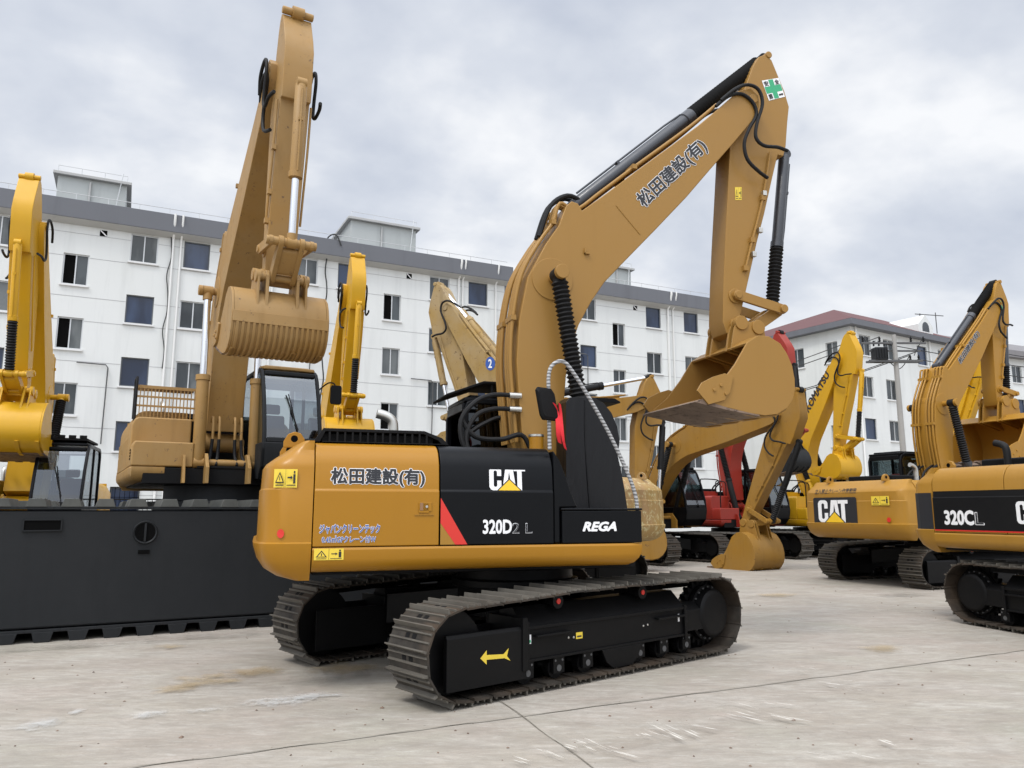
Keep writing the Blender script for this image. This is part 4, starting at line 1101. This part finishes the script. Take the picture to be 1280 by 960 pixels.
# ================================================================== buildings
def frame_of(P0, A):
    a = R(A); f = Vector((math.sin(a), math.cos(a), 0)); l = Vector((-f.y, f.x, 0)); P0 = Vector((P0[0], P0[1], 0))
    return lambda t, z, d=0: P0+f*t+l*d+Vector((0, 0, z))
def wall_holes(mb, F, t0, t1, z0, z1, holes, deep=.14):
    ts = sorted({t0, t1}|{h[0] for h in holes}|{h[1] for h in holes}); zs = sorted({z0, z1}|{h[2] for h in holes}|{h[3] for h in holes})
    ts = [t for t in ts if t0 <= t <= t1]; zs = [z for z in zs if z0 <= z <= z1]
    for a, b_ in zip(ts, ts[1:]):
        for c, d in zip(zs, zs[1:]):
            mt, mz = (a+b_)/2, (c+d)/2
            if any(h[0] < mt < h[1] and h[2] < mz < h[3] for h in holes): continue
            mb.f([mb.v(F(a, c)), mb.v(F(b_, c)), mb.v(F(b_, d)), mb.v(F(a, d))])
    for a, b_, c, d in holes:
        for q in (((a, c), (b_, c)), ((b_, c), (b_, d)), ((b_, d), (a, d)), ((a, d), (a, c))):
            mb.f([mb.v(F(*q[0])), mb.v(F(*q[1])), mb.v(F(*q[1], deep)), mb.v(F(*q[0], deep))])
def fbox(mb, F, t0, t1, z0, z1, d0, d1):
    mb.loft([[F(t0, z0, d0), F(t1, z0, d0), F(t1, z0, d1), F(t0, z0, d1)], [F(t0, z1, d0), F(t1, z1, d0), F(t1, z1, d1), F(t0, z1, d1)]])
rw = random.Random(3)
def window(F, h, parent, glass, openleft=False, bars=False):
    a, b_, c, d = h; mb = MB(); w = .05
    mb.mi = 0
    fm = (a+b_)/2
    for q in ((a, b_, c, c+w), (a, b_, d-w, d), (a, a+w, c+w, d-w), (b_-w, b_, c+w, d-w), (fm-.025, fm+.025, c+w, d-w)):
        if glass != 'window_blue' or q[0] != fm-.025: fbox(mb, F, *q, .085, .135)
    mb.mi = 1
    fbox(mb, F, a, b_, c, d, .137, .15) if not openleft else fbox(mb, F, fm, b_, c, d, .137, .15)
    if openleft: mb.mi = 3; fbox(mb, F, a, fm, c, d, .137, .16)
    mb.mi = 2; fbox(mb, F, a-.07, b_+.07, c-.09, c-.01, -.09, .0)
    if bars:
        mb.mi = 3
        for k in range(7): fbox(mb, F, a+(b_-a)*k/6-.012, a+(b_-a)*k/6+.012, c, d, -.05, -.03)
        for k in range(4): fbox(mb, F, a, b_, c+(d-c)*k/3-.012, c+(d-c)*k/3+.012, -.029, -.01)
    return mb.build('window', ['alu_dark' if bars or glass == 'window_blue' else 'alu', glass, 'sill', 'dark_void'], parent, smooth=False)
plain('alu_dark', (.10, .11, .12), .5)
STO = 2.95
def block(name, label, P0, A, segs, top, cols, stair, depth=11, band=(14.62, 15.5), group=None):
    F = frame_of(P0, A); o0 = F(segs[0][0], 0)
    root = empty(name); tag(root, label, 'building', group)
    holes = []
    for a, b_ in cols:
        for k in range(5): holes.append((a, b_, 13.08-STO*k, 14.42-STO*k, 0))
    for a, b_ in stair:
        for k in range(4): holes.append((a, b_, 11.65-STO*k, 13.08-STO*k, 1))
    mb = MB()
    for t0, t1 in segs:
        hs = [h[:4] for h in holes if h[0] > t0 and h[1] < t1]
        wall_holes(mb, F, t0, t1, 0, band[0], hs)
        v = [F(t0, 0), F(t0, 0, depth), F(t0, band[0], depth), F(t0, band[0])]; mb.f([mb.v(p_) for p_ in v])
        v = [F(t1, 0), F(t1, 0, depth), F(t1, band[0], depth), F(t1, band[0])]; mb.f([mb.v(p_) for p_ in v])
        v = [F(t0, 0, depth), F(t1, 0, depth), F(t1, band[0], depth), F(t0, band[0], depth)]; mb.f([mb.v(p_) for p_ in v])
    w = mb.build('wall', 'white_wall', root, smooth=False)
    pb_ = MB(); gr = MB(); so = MB()
    for t0, t1 in segs:
        so.loft([[F(t0-.3, band[0]-.18, -.05), F(t1+.3, band[0]-.18, -.05), F(t1+.3, band[0]-.01, -.42), F(t0-.3, band[0]-.01, -.42)], [F(t0-.3, band[0]-.0, .3), F(t1+.3, band[0]-.0, .3), F(t1+.3, band[0]+.003, -.42), F(t0-.3, band[0]+.003, -.42)]])
        fbox(pb_, F, t0-.35, t1+.35, band[0]+.005, band[1], -.45, -.25)
        for tt, s_ in ((t0-.35, .2), (t1+.15, .2)): fbox(pb_, F, tt, tt+s_, band[0]+.005, band[1], -.248, depth)
        fbox(pb_, F, t0-.14, t1+.14, band[0]+.3, band[0]+.4, -.24, depth-.1)
        for k in range(5):
            for zz in (12.95-STO*k, 14.05-STO*k):
                if zz > .5:
                    tt = t0
                    for hh in sorted(h for h in holes if h[2] < zz < h[3] and t0 < h[0] < t1)+[(t1, t1)]:
                        if hh[0]-tt > .1: fbox(gr, F, tt, hh[0]-.01, zz, zz+.022, -.008, .002)
                        tt = hh[1]+.01
    so.build('eaves_soffit', 'soffit', root, smooth=False)
    pb_.build('parapet', 'grey_band', root, bevel=.02)
    gr.build('wall_groove', 'groove', root, smooth=False)
    for i, h in enumerate(holes):
        if not any(t0 < h[0] and h[1] < t1 for t0, t1 in segs): continue
        g_ = rw.choice(['window_blue', 'window_blue', 'window_dark', 'window_curtain']) if h[4] == 0 else rw.choice(['window_curtain', 'window_dark'])
        window(F, h[:4], root, g_, openleft=(h[4] == 1 and rw.random() < .6), bars=(h[2] < 2 and rw.random() < .6))
    # lightning rail
    rl_ = MB()
    for t0, t1 in segs:
        rl_.tube([F(t0, band[1]+.28, -.35), F(t1, band[1]+.28, -.35)], .016, seg=6, smooth=False)
        k = t0
        while k < t1: rl_.tube([F(k, band[1], -.35), F(k, band[1]+.28, -.35)], .014, seg=5, smooth=False); k += 1.3
    rl_.build('roof_rail', 'alu', root)
    return root, F
Pb = ((181-640)/961*35, 35)
colsA = [(-12.4, -11.2), (-9.6, -8.4), (-6.95, -5.75), (-1.25, -.08), (1.05, 2.22), (6.3, 7.45), (8.5, 9.65), (13.6, 14.77), (15.93, 17.12), (20.6, 21.7), (23.3, 24.45), (28.22, 29.38), (31.25, 32.42)]
stA = [(-3.9, -2.88), (11.0, 11.97), (25.66, 26.58)]
b1, F1 = block('apartment_building', 'long white five-storey apartment block with a grey parapet behind the machines', Pb, 63.46, [(-14, 18.2), (19.9, 33.7)], 15.5, colsA, stA)
mb = MB(); wall_holes(mb, lambda t, z, d=0: F1(t, z, d+2.2), 18.2, 19.9, 0, 14.6, []); mb.build('recessed_wall', 'white_wall', b1, smooth=False)
mb = MB(); fbox(mb, F1, 18.56, 19.53, 14.63, 15.3, 1.9, 2.1); mb.build('recessed_parapet', 'grey_band', b1)
for (pxa, pxb, ztop) in ((70, 158, 0), (440, 521, 0), (752, 786, 0)):
    a_, za = survey(pxa, 245, Pb, 63.46, 2.0); b__, zb = survey(pxb, 245, Pb, 63.46, 2.0)
    z_top = {70: survey(70, 214, Pb, 63.46, 2)[1], 440: survey(455, 274, Pb, 63.46, 2)[1], 752: survey(765, 332, Pb, 63.46, 2)[1]}[pxa]
    mb = MB(); fbox(mb, F1, a_, b__, 14.7, z_top-.15, 2, 6)
    mb.mi = 1; fbox(mb, F1, a_-.2, b__+.2, z_top-.15, z_top, 1.8, 6.2)
    tm = a_+(b__-a_)*.45; fbox(mb, F1, tm, tm+.09, 15.2, z_top-.3, 1.9, 1.98)
    o = mb.build('stair_head', ['pale_box', 'soffit'], b1, bevel=.02)
    r_ = MB()
    r_.tube([F1(a_, z_top+.3, 1.9), F1(b__, z_top+.3, 1.9)], .015, smooth=False, seg=6)
    for k in range(4): r_.tube([F1(a_+(b__-a_)*k/3, z_top, 1.9), F1(a_+(b__-a_)*k/3, z_top+.3, 1.9)], .015, smooth=False, seg=6)
    r_.tube([F1(b__-.2, z_top+.4, 1.85), F1(b__-.5, 15.5, 1.7)], .02, smooth=False, seg=6)
    r_.build('roof_rail', 'alu', o)
for tt, mt, rr in ((.55, 'pipe_white', .06), (.9, 'pipe_white', .05), (3.0, 'pipe_white', .055), (5.2, 'pipe_white', .05), (15.3, 'pipe_white', .06), (15.55, 'pipe_white', .05), (17.6, 'pipe_white', .05), (29.9, 'pipe_white', .07), (30.3, 'pipe_white', .05)):
    mb = MB(); mb.tube([F1(tt, .3, -.08), F1(tt, 14.4, -.08), F1(tt, 14.62, -.3), F1(tt, 15.3, -.52), F1(tt, 15.5, -.52)], rr, smooth=False); mb.build('drainpipe', mt, b1)
mb = MB()
P_ = [F1(7.85+.06*math.sin(k*1.7), 15.6-k*.62, -.2+.05*math.sin(k)) for k in range(20)]; P_ = [F1(8.5, 15.2, -.5), F1(8.2, 15.75, -.5)]+P_
mb.tube(P_, .035); mb.build('loose_cable', 'wire', b1)
mb = MB(); mb.tube([F1(.35, 15.2, -.1)]+[F1(.45+.08*math.sin(k*2.2), 14.4-k*.9, -.1) for k in range(8)], .025); mb.build('loose_cable', 'wire', b1)
for tt, zz in ((-3.0, 8.1), (12.6, 8.55), (6.0, 11.7), (2.9, 9.9), (22.5, 10.9)):
    mb = MB(); mb.tube([F1(tt, zz, -.1), F1(tt+1.15, zz-.02, -.1), F1(tt+1.25, zz-.15, -.1), F1(tt+1.22, zz-3.6, -.1)], .028, smooth=False); mb.build('gas_pipe', 'steel_grey', b1)
# small square air bricks with a white slat
for tt in (-2.4, 12.4, 27.4):
    mb = MB(); fbox(mb, F1, tt-.15, tt+.15, 14.08, 14.36, -.012, .0); mb.mi = 1
    v = [F1(tt-.15, 14.33, -.02), F1(tt-.11, 14.36, -.02), F1(tt+.15, 14.11, -.02), F1(tt+.11, 14.08, -.02)]; mb.f([mb.v(p_) for p_ in v])
    mb.build('air_brick', ['dark_void', 'white_letter'], b1, smooth=False)

# right-hand corner block with a red hipped roof
Pc = ((1073-640)/961*52, 52.0)
b2 = empty('apartment_building'); tag(b2, 'white apartment block with a dull red hipped roof behind the right-hand machines', 'building')
FR = frame_of(Pc, 58); FL0 = frame_of(Pc, -32)
FL = lambda t, z, d=0: FL0(t, z, -d)
def hole_px(P0, A, boxes): 
    out = []
    for x0, x1, y0, y1 in boxes:
        a_ = survey(x0, (y0+y1)/2, P0, A, 0)[0]; b__ = survey(x1, (y0+y1)/2, P0, A, 0)[0]; z_ = survey((x0+x1)/2, y0, P0, A, 0)[1]; z2 = survey((x0+x1)/2, y1, P0, A, 0)[1]
        out.append((min(a_, b__), max(a_, b__), z2, z_))
    return out
hr = hole_px(Pc, 58, [(1078, 1092, 416, 440)])[0]; 
def rows(t0, t1, zt, zb, n=5): return [(t0, t1, zb-STO*k, zt-STO*k) for k in range(n) if zb-STO*k > .3]
RH = []
for x0, x1 in ((1078, 1092), (1108, 1122), (1150, 1162), (1176, 1187)):
    a_ = survey(x0, 480, Pc, 58, 0)[0]; b__ = survey(x1, 480, Pc, 58, 0)[0]; RH += rows(a_, b__, 13.75, 12.3)
LH = []
for x0, x1 in ((1035, 1050), (989, 1007), (955, 970)):
    a_ = survey(x1, 480, Pc, -32, 0)[0]; b__ = survey(x0, 480, Pc, -32, 0)[0]; LH += rows(a_, b__, 13.35, 11.9)
LR, LL = 14.0, 15.0
mb = MB(); wall_holes(mb, FR, 0, LR, 0, 14.2, RH); wall_holes(mb, FL, 0, LL, 0, 14.2, LH, deep=.14)
mb.f([mb.v(p_) for p_ in (FR(LR, 0), FR(LR, 0, LL), FR(LR, 14.2, LL), FR(LR, 14.2))]); mb.build('wall', 'white_wall', b2, smooth=False)
for h in RH: window(FR, h, b2, rw.choice(['window_blue', 'window_dark', 'window_dark']))
for h in LH: window(FL, h, b2, rw.choice(['window_curtain', 'window_dark']))
mb = MB(); ov = .55
E_ = [FR(-ov, 14.2, -ov), FR(LR+ov, 14.2, -ov), FR(LR+ov, 14.2, LL+ov), FR(-ov, 14.2, LL+ov)]; up = Vector((0, 0, .42))
mb.loft([E_, [e+up for e in E_]]); mb.build('eaves_band', 'grey_band', b2, bevel=.02)
mb = MB(); E2 = [e+up+Vector((0, 0, .004)) for e in E_]; r0, r1 = FR(5.0, 17.1, 4.6), FR(LR-2.5, 17.1, 4.6)
v = [mb.v(p_) for p_ in E2]; a_, b__ = mb.v(r0), mb.v(r1)
mb.f([v[0], v[1], b__, a_]); mb.f([v[1], v[2], b__]); mb.f([v[2], v[3], a_, b__]); mb.f([v[3], v[0], a_]); mb.f(v[::-1])
mb.build('roof', 'roof_red', b2, smooth=False)
mb = MB()
dt = survey(1152, 408, Pc, 58, 0)[0]
pr = [(dt-.95, 14.75), (dt-.95, 15.35), (dt, 16.15), (dt+.95, 15.35), (dt+.95, 14.75)]
mb.loft([[FR(t_, z_, -.3) for t_, z_ in pr], [FR(t_, z_, 2.5) for t_, z_ in pr]])
mb.mi = 1
ar_ = [(dt-.45, 14.85), (dt-.45, 15.15)]+[(dt-.45*math.cos(k*math.pi/8), 15.15+.45*math.sin(k*math.pi/8)) for k in range(1, 8)]+[(dt+.45, 15.15), (dt+.45, 14.85)]
mb.f([mb.v(FR(t_, z_, -.31)) for t_, z_ in ar_])
mb.build('dormer', ['white_wall', 'window_dark'], b2, smooth=False)
for tt, F_ in ((.5, FR), (5.2, FR), (9.6, FR)):
    mb = MB(); mb.tube([F_(tt, .3, -.1), F_(tt, 14.2, -.1)], .06, smooth=False); mb.build('drainpipe', 'pipe_white', b2)

b3 = empty('apartment_building'); tag(b3, 'white apartment block with a faded brown roof at the far right', 'building')
P3 = ((1185-640)/961*62, 62.0); F3 = frame_of(P3, 66)
H3 = []
for a_ in (1.5, 5.0, 9.0, 13.0, 17): H3 += rows(a_, a_+1.3, 14.0, 12.5)
mb = MB(); wall_holes(mb, F3, 0, 26, 0, 14.6, H3); mb.f([mb.v(p_) for p_ in (F3(0, 0), F3(0, 0, 10), F3(0, 14.6, 10), F3(0, 14.6))]); mb.f([mb.v(p_) for p_ in (F3(26, 0), F3(26, 0, 10), F3(26, 14.6, 10), F3(26, 14.6))]); mb.build('wall', 'white_wall', b3, smooth=False)
for h in H3: window(F3, h, b3, rw.choice(['window_blue', 'window_dark']))
mb = MB(); mb.loft([[F3(-.6, 14.6, -.6), F3(26.6, 14.6, -.6), F3(26.6, 14.6, 10.6), F3(-.6, 14.6, 10.6)], [F3(-.6, 15.2, -.6), F3(26.6, 15.2, -.6), F3(26.6, 15.2, 10.6), F3(-.6, 15.2, 10.6)], [F3(4, 17.4, 4.5), F3(22, 17.4, 4.5), F3(22, 17.4, 5.5), F3(4, 17.4, 5.5)]]); mb.build('roof', 'roof_grey', b3, smooth=False)
mb = MB()
mb.tube([F3(2, 16.5, 3), F3(2, 18.6, 3)], .05, smooth=False); mb.tube([F3(1.4, 18.5, 3), F3(5, 18.7, 3)], .04, smooth=False); mb.tube([F3(4, 17, 3), F3(4, 18.9, 3)], .04, smooth=False)
mb.build('antenna', 'steel_grey', b3)

# utility pole with transformer
pole = empty('utility_pole', (18.3, 36.0, 0)); tag(pole, 'concrete utility pole with crossarms and a dark transformer before the red-roofed block', 'utility pole')
mb = MB(); mb.cyl((0, 0, 0), (0, 0, 9.9), .16, .10, 20); mb.build('pole', 'concrete_pole', pole)
mb = MB(); mb.box(-1.35, 1.2, -.2, -.12, 8.55, 8.65); mb.box(-1.35, 1.2, .12, .2, 8.55, 8.65); mb.box(-1.6, 1.5, -.05, .05, 9.45, 9.54); mb.box(-1.2, 1.3, .1, .18, 9.1, 9.18); mb.build('crossarm', 'steel_grey', pole, bevel=.008)
mb = MB(); mb.box(-1.05, -.45, -.25, .25, 8.66, 9.25)
for k in range(5): mb.box(-1.02+k*.13, -1.0+k*.13, -.31, .31, 8.72, 9.18)
for k in range(3): mb.cyl((-1.0+k*.25, 0, 9.35), (-1.0+k*.25, 0, 9.6), .04)
mb.build('transformer', 'charcoal', pole, bevel=.01)
mb = MB()
for x, z in ((-1.5, 9.54), (-.7, 9.54), (.8, 9.54), (1.4, 9.54), (1.1, 8.65), (.7, 8.65)): mb.lathe((x, 0, z), (x, 0, z+.28), [(0, .03), (.2, .06), (.4, .035), (.6, .06), (.8, .035), (1, .02)], 10)
mb.build('insulator', 'black_matt', pole)
mb = MB()
mb.tube([(-1.5, 0, 9.8), (-1.2, .1, 9.5), (-.9, 0, 9.6)], .02); mb.tube([(1.4, 0, 9.8), (1.1, .1, 9.2), (.9, 0, 8.9)], .02); mb.tube([(.7, 0, 8.9), (.3, .3, 8.3), (-.4, 0, 8.7)], .02)
mb.build('jumper_cable', 'wire', pole)
for i, (dz, dx) in enumerate(((9.6, -1.5), (9.6, -.7), (8.7, .7), (8.9, 1.1))):
    mb = MB(); P_ = []
    for k in range(13):
        t_ = k/12; P_.append((18.3+dx-15*t_, 36+13.5*t_-(.0), dz-1.2*math.sin(math.pi*t_)-1.2*t_+.2))
    mb.tube(P_, .022, seg=5); w_ = mb.build('overhead_wire', 'wire'); tag(w_, 'thin dark overhead wire running left from the pole to the long white block', 'wire', 'wires from the pole to the long block')
for i, (dz, dx) in enumerate(((9.7, 1.4), (9.5, -.7), (8.7, 1.1))):
    mb = MB(); P_ = []
    for k in range(13):
        t_ = k/12; P_.append((18.3+dx+26*t_, 36+3*t_, dz-1.3*math.sin(math.pi*t_)))
    mb.tube(P_, .022, seg=5); w_ = mb.build('overhead_wire', 'wire'); tag(w_, 'thin dark overhead wire running right from the pole past the far block', 'wire', 'wires from the pole to the right')

# low yard wall and fence in front of the long block
yw = empty('yard_fence'); tag(yw, 'low white yard wall topped with a thin dark railing, before the long apartment block', 'fence')
mb = MB(); Fw = frame_of((Pb[0]+2.6, Pb[1]-4.5), 63.46); fbox(mb, Fw, -16, 30, 0, 1.1, 0, .24); mb.build('wall', 'white_wall', yw, bevel=.02)
mb = MB()
fbox(mb, Fw, -16, 30, 2.0, 2.05, .08, .14)
k = -16
while k < 30: fbox(mb, Fw, k, k+.025, 1.1, 2.0, .1, .125); k += .16
mb.build('railing', 'black_matt', yw, smooth=False)

# ================================================================== ground
mb = MB(); 
for x in range(-6, 6):
    for y in range(-1, 8):
        pass
v = [mb.v(p_) for p_ in ((-400, -60, 0), (400, -60, 0), (400, 700, 0), (-400, 700, 0))]; mb.f(v)
tag(mb.build('ground', 'concrete_yard', smooth=False), kind='structure')
def gpt(px, py):
    d = ray(px, py); t_ = -CAM_H/d[2]; return Vector((d[0]*t_, d[1]*t_, 0))
rj = random.Random(5)
jd = Vector((4.07, 2.0, 0)).normalized(); jo = Vector((.02, 6.45, 0)); jp = Vector((-jd.y, jd.x, 0))
def strip(mb, a, b_, w, z=.004, wob=.012, n=60):
    d = (b_-a); n = max(int(d.length/.25), 2); d = d.normalized(); s_ = Vector((-d.y, d.x, 0)); L = []
    for k in range(n+1):
        c = a+(b_-a)*(k/n)+s_*rj.uniform(-wob, wob); hw = w*(.5+.6*rj.random()); L.append((mb.v(c+s_*hw+Vector((0, 0, z))), mb.v(c-s_*hw+Vector((0, 0, z)))))
    for p_, q_ in zip(L, L[1:]): mb.f([p_[0], q_[0], q_[1], p_[1]])
mb = MB(); mb2 = MB()
for off in (0, 10.4, 20.8):
    strip(mb, jo+jp*off-jd*22, jo+jp*off+jd*26, .0035, z=.008); strip(mb2, jo+jp*off-jd*22, jo+jp*off+jd*26, .013, z=.004, wob=.02)
j2 = Vector((.54, -1.53, 0)).normalized()
for off in (-11.2, 0.0):
    c = Vector((-.03, 6.78, 0))+jd*off
    strip(mb, c-j2*.3, c+j2*5, .0035, z=.008); strip(mb2, c-j2*.3, c+j2*5, .012, z=.004, wob=.02)
tag(mb.build('pavement_joint', 'joint', smooth=False), kind='structure'); tag(mb2.build('pavement_joint_edge', 'joint_dirt', smooth=False), kind='structure')
def patch(mb, lay, c, rx, ry, ang, z, jl=.7, jh=1.2):
    n, m_ = 22, 5; d = Vector((math.cos(ang), math.sin(ang), 0)); s_ = Vector((-d.y, d.x, 0)); rings = []
    jit = [rj.uniform(jl, jh) for _ in range(n)]
    cv = mb.v(c+Vector((0, 0, z))); cv[lay] = 1
    prev = None
    for r_ in range(1, m_+1):
        ring = []
        for k in range(n):
            a_ = 2*math.pi*k/n; q_ = r_/m_*jit[k]; w_ = mb.v(c+d*(rx*q_*math.cos(a_))+s_*(ry*q_*math.sin(a_))+Vector((0, 0, z))); w_[lay] = max(1-(r_/m_)**1.5, 0); ring.append(w_)
        for k in range(n):
            j = (k+1) % n
            mb.f([cv, ring[k], ring[j]] if prev is None else [prev[k], ring[k], ring[j], prev[j]])
        prev = ring
def stains(name, mat, items, z):
    mb = MB(); lay = mb.bm.verts.layers.float.new('edge')
    for px, py, rx, ry, an in items: patch(mb, lay, gpt(px, py), rx, ry, R(an), z); z += .0006
    tag(mb.build(name, mat, smooth=False), kind='structure')
stains('lime_stain', 'stain_white', [(52, 907, .30, .34, 20), (97, 891, .12, .2, 0), (184, 895, .24, .26, -30), (352, 878, .55, .40, 10), (250, 890, .3, .12, 20), (395, 872, .5, .25, 20)], .012)
stains('rust_stain', 'stain_brown', [(225, 862, .45, .5, 15), (265, 852, .6, .6, 15), (320, 842, .6, .5, 20), (430, 838, .8, .6, 20), (215, 810, .4, .3, 15), (1100, 812, .6, .5, 20), (970, 745, 1.0, .6, 20)], .020)
stains('dark_ground_patch', 'ground_dark', [(560, 842, 1.0, .4, 25), (420, 850, .9, .4, 30), (640, 815, 1.6, .6, 40), (60, 812, 1.6, .3, 25), (250, 798, 1.8, .3, 27), (1130, 745, 1.2, .5, 25)], .028)  # soft-edged darker patches on the ground at the feet of the machines
# pale scrape marks left by track shoes
mb = MB(); lay = mb.bm.verts.layers.float.new('edge')
sl = [(545, 222, 660, 255), (570, 210, 690, 245), (600, 200, 710, 215), (530, 236, 610, 256), (360, 268, 450, 310), (395, 262, 470, 295), (430, 258, 520, 275), (305, 280, 345, 296), (340, 276, 400, 298), (180, 298, 270, 335), (150, 306, 215, 330), (125, 315, 190, 335), (55, 322, 110, 345), (0, 345, 50, 362), (220, 320, 330, 352), (840, 152, 880, 154), (838, 162, 878, 164), (835, 172, 875, 176), (720, 112, 800, 130), (700, 122, 760, 132), (745, 150, 830, 165), (770, 160, 850, 178), (650, 240, 760, 262), (900, 300, 960, 318), (700, 330, 800, 350), (830, 335, 900, 350)]
zz = .036
for x0, y0, x1, y1 in sl:
    a_, b__ = gpt(640+x0/2, 780+y0/2), gpt(640+x1/2, 780+y1/2); c = (a_+b__)/2; d = b__-a_
    L_ = d.length
    for q_ in range(3):
        oo = Vector((-d.y, d.x, 0)).normalized()*(rj.uniform(-.05, .05))+d*rj.uniform(-.35, .35)
        patch(mb, lay, c+oo, L_*rj.uniform(.35, .75), .008+.012*rj.random(), math.atan2(d.y, d.x)+rj.uniform(-.04, .04), .036+.0006*q_, .93, 1.07)
tag(mb.build('scrape_marks', 'stain_dust', smooth=False), kind='structure')
# grit: small stones and clods scattered over the yard
mb = MB(); rg_ = random.Random(11)
for k in range(420):
    y = 4.8+14*rg_.random()**1.4; x = rg_.uniform(-.75, .75)*y
    s_ = rg_.uniform(.003, .011)*(1+y*.05); c = Vector((x, y, s_*.2))
    if rg_.random() < .05: s_ *= 1.8
    V = [mb.v(c+Vector((s_*rg_.uniform(.6, 1.3)*math.cos(a_), s_*rg_.uniform(.6, 1.3)*math.sin(a_), 0))) for a_ in (0, 1.2, 2.5, 3.9, 5.1)]
    tp = mb.v(c+Vector((0, 0, s_*.6)))
    for i in range(5): mb.f([V[i], V[(i+1) % 5], tp])
tag(mb.build('grit', 'lip_steel', smooth=False), kind='stuff')

# ================================================================== daylight
SUN_EL, SUN_AZ = 58, 215           # azimuth clockwise from +Y: behind the camera, a little to the left
w = bpy.data.worlds.new('World'); scene.world = w; w.use_nodes = True; nt = w.node_tree; nt.nodes.clear()
out = N(nt, 'ShaderNodeOutputWorld'); bg = N(nt, 'ShaderNodeBackground'); bg2 = N(nt, 'ShaderNodeBackground'); mx = N(nt, 'ShaderNodeMixShader')
sky = N(nt, 'ShaderNodeTexSky', sky_type='NISHITA'); sky.sun_disc = False; sky.sun_elevation = R(SUN_EL); sky.sun_rotation = R(SUN_AZ); sky.air_density = 1.5; sky.dust_density = 3
nt.links.new(sky.outputs[0], bg.inputs[0]); bg.inputs[1].default_value = .10
tc = N(nt, 'ShaderNodeTexCoord'); sx = N(nt, 'ShaderNodeSeparateXYZ'); nt.links.new(tc.outputs['Generated'], sx.inputs[0])
# cloud sheet: project the direction on a flat layer
ad = N(nt, 'ShaderNodeMath', operation='ADD'); nt.links.new(sx.outputs[2], ad.inputs[0]); ad.inputs[1].default_value = .42
dx = N(nt, 'ShaderNodeMath', operation='DIVIDE'); nt.links.new(sx.outputs[0], dx.inputs[0]); nt.links.new(ad.outputs[0], dx.inputs[1])
dy = N(nt, 'ShaderNodeMath', operation='DIVIDE'); nt.links.new(sx.outputs[1], dy.inputs[0]); nt.links.new(ad.outputs[0], dy.inputs[1])
cx = N(nt, 'ShaderNodeCombineXYZ'); nt.links.new(dx.outputs[0], cx.inputs[0]); nt.links.new(dy.outputs[0], cx.inputs[1])
mp = N(nt, 'ShaderNodeMapping'); mp.inputs['Rotation'].default_value = (0, 0, R(-28)); mp.inputs['Scale'].default_value = (1.0, 1.1, 1); nt.links.new(cx.outputs[0], mp.inputs[0])
n1 = noise(nt, 2.3, 5, .5, mp.outputs[0], .25); n2 = noise(nt, 7.5, 5, .55, mp.outputs[0], .1)
am = N(nt, 'ShaderNodeMath', operation='MULTIPLY_ADD'); nt.links.new(n2, am.inputs[0]); am.inputs[1].default_value = .30; nt.links.new(n1, am.inputs[2])
cc = ramp(nt, am.outputs[0], [(.48, (.485, .525, .61)), (.64, (.61, .642, .705)), (.80, (.82, .83, .85))])
zr = ramp(nt, sx.outputs[2], [(0, 1.0), (.30, .97), (.60, .97), (.9, 1.0)])
hz = ramp(nt, sx.outputs[2], [(.0, .35), (.25, 0)])
cc = mixc(nt, hz, cc, (.66, .70, .76))
nt.links.new(cc, bg2.inputs[0])
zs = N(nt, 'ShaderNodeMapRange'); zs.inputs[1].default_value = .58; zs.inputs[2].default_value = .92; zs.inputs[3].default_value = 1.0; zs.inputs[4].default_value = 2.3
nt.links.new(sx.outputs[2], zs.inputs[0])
# unseen sky behind the camera, like the zenith, is brightened to light the walls
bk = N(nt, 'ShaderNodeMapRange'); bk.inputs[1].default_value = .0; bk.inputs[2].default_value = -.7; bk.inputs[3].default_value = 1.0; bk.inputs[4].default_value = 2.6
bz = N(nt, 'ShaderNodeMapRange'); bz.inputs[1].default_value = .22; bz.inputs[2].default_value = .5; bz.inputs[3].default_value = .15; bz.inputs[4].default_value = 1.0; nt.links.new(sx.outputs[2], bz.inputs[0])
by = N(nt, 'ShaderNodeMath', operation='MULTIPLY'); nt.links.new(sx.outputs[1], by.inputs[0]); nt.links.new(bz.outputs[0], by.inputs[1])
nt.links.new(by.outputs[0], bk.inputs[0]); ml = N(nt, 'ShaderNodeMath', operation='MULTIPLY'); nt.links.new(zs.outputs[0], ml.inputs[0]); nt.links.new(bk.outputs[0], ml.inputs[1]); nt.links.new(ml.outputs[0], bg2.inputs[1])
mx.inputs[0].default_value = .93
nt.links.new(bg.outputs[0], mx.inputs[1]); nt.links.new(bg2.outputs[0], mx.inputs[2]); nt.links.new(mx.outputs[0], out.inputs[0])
sl_ = bpy.data.lights.new('sun', 'SUN'); sl_.energy = 1.3; sl_.angle = R(14); sl_.color = (1, .96, .9)
so_ = bpy.data.objects.new('sun', sl_); col.objects.link(so_)
az, el = R(SUN_AZ), R(SUN_EL)
so_.rotation_euler = Vector((math.sin(az)*math.cos(el), math.cos(az)*math.cos(el), math.sin(el))).to_track_quat('Z', 'Y').to_euler()
scene.view_settings.view_transform = 'Standard'; scene.view_settings.look = 'None'; scene.view_settings.exposure = 0.28; scene.view_settings.gamma = 1
scene.render.engine = 'CYCLES'; scene.cycles.max_bounces = 6; scene.cycles.use_denoising = True
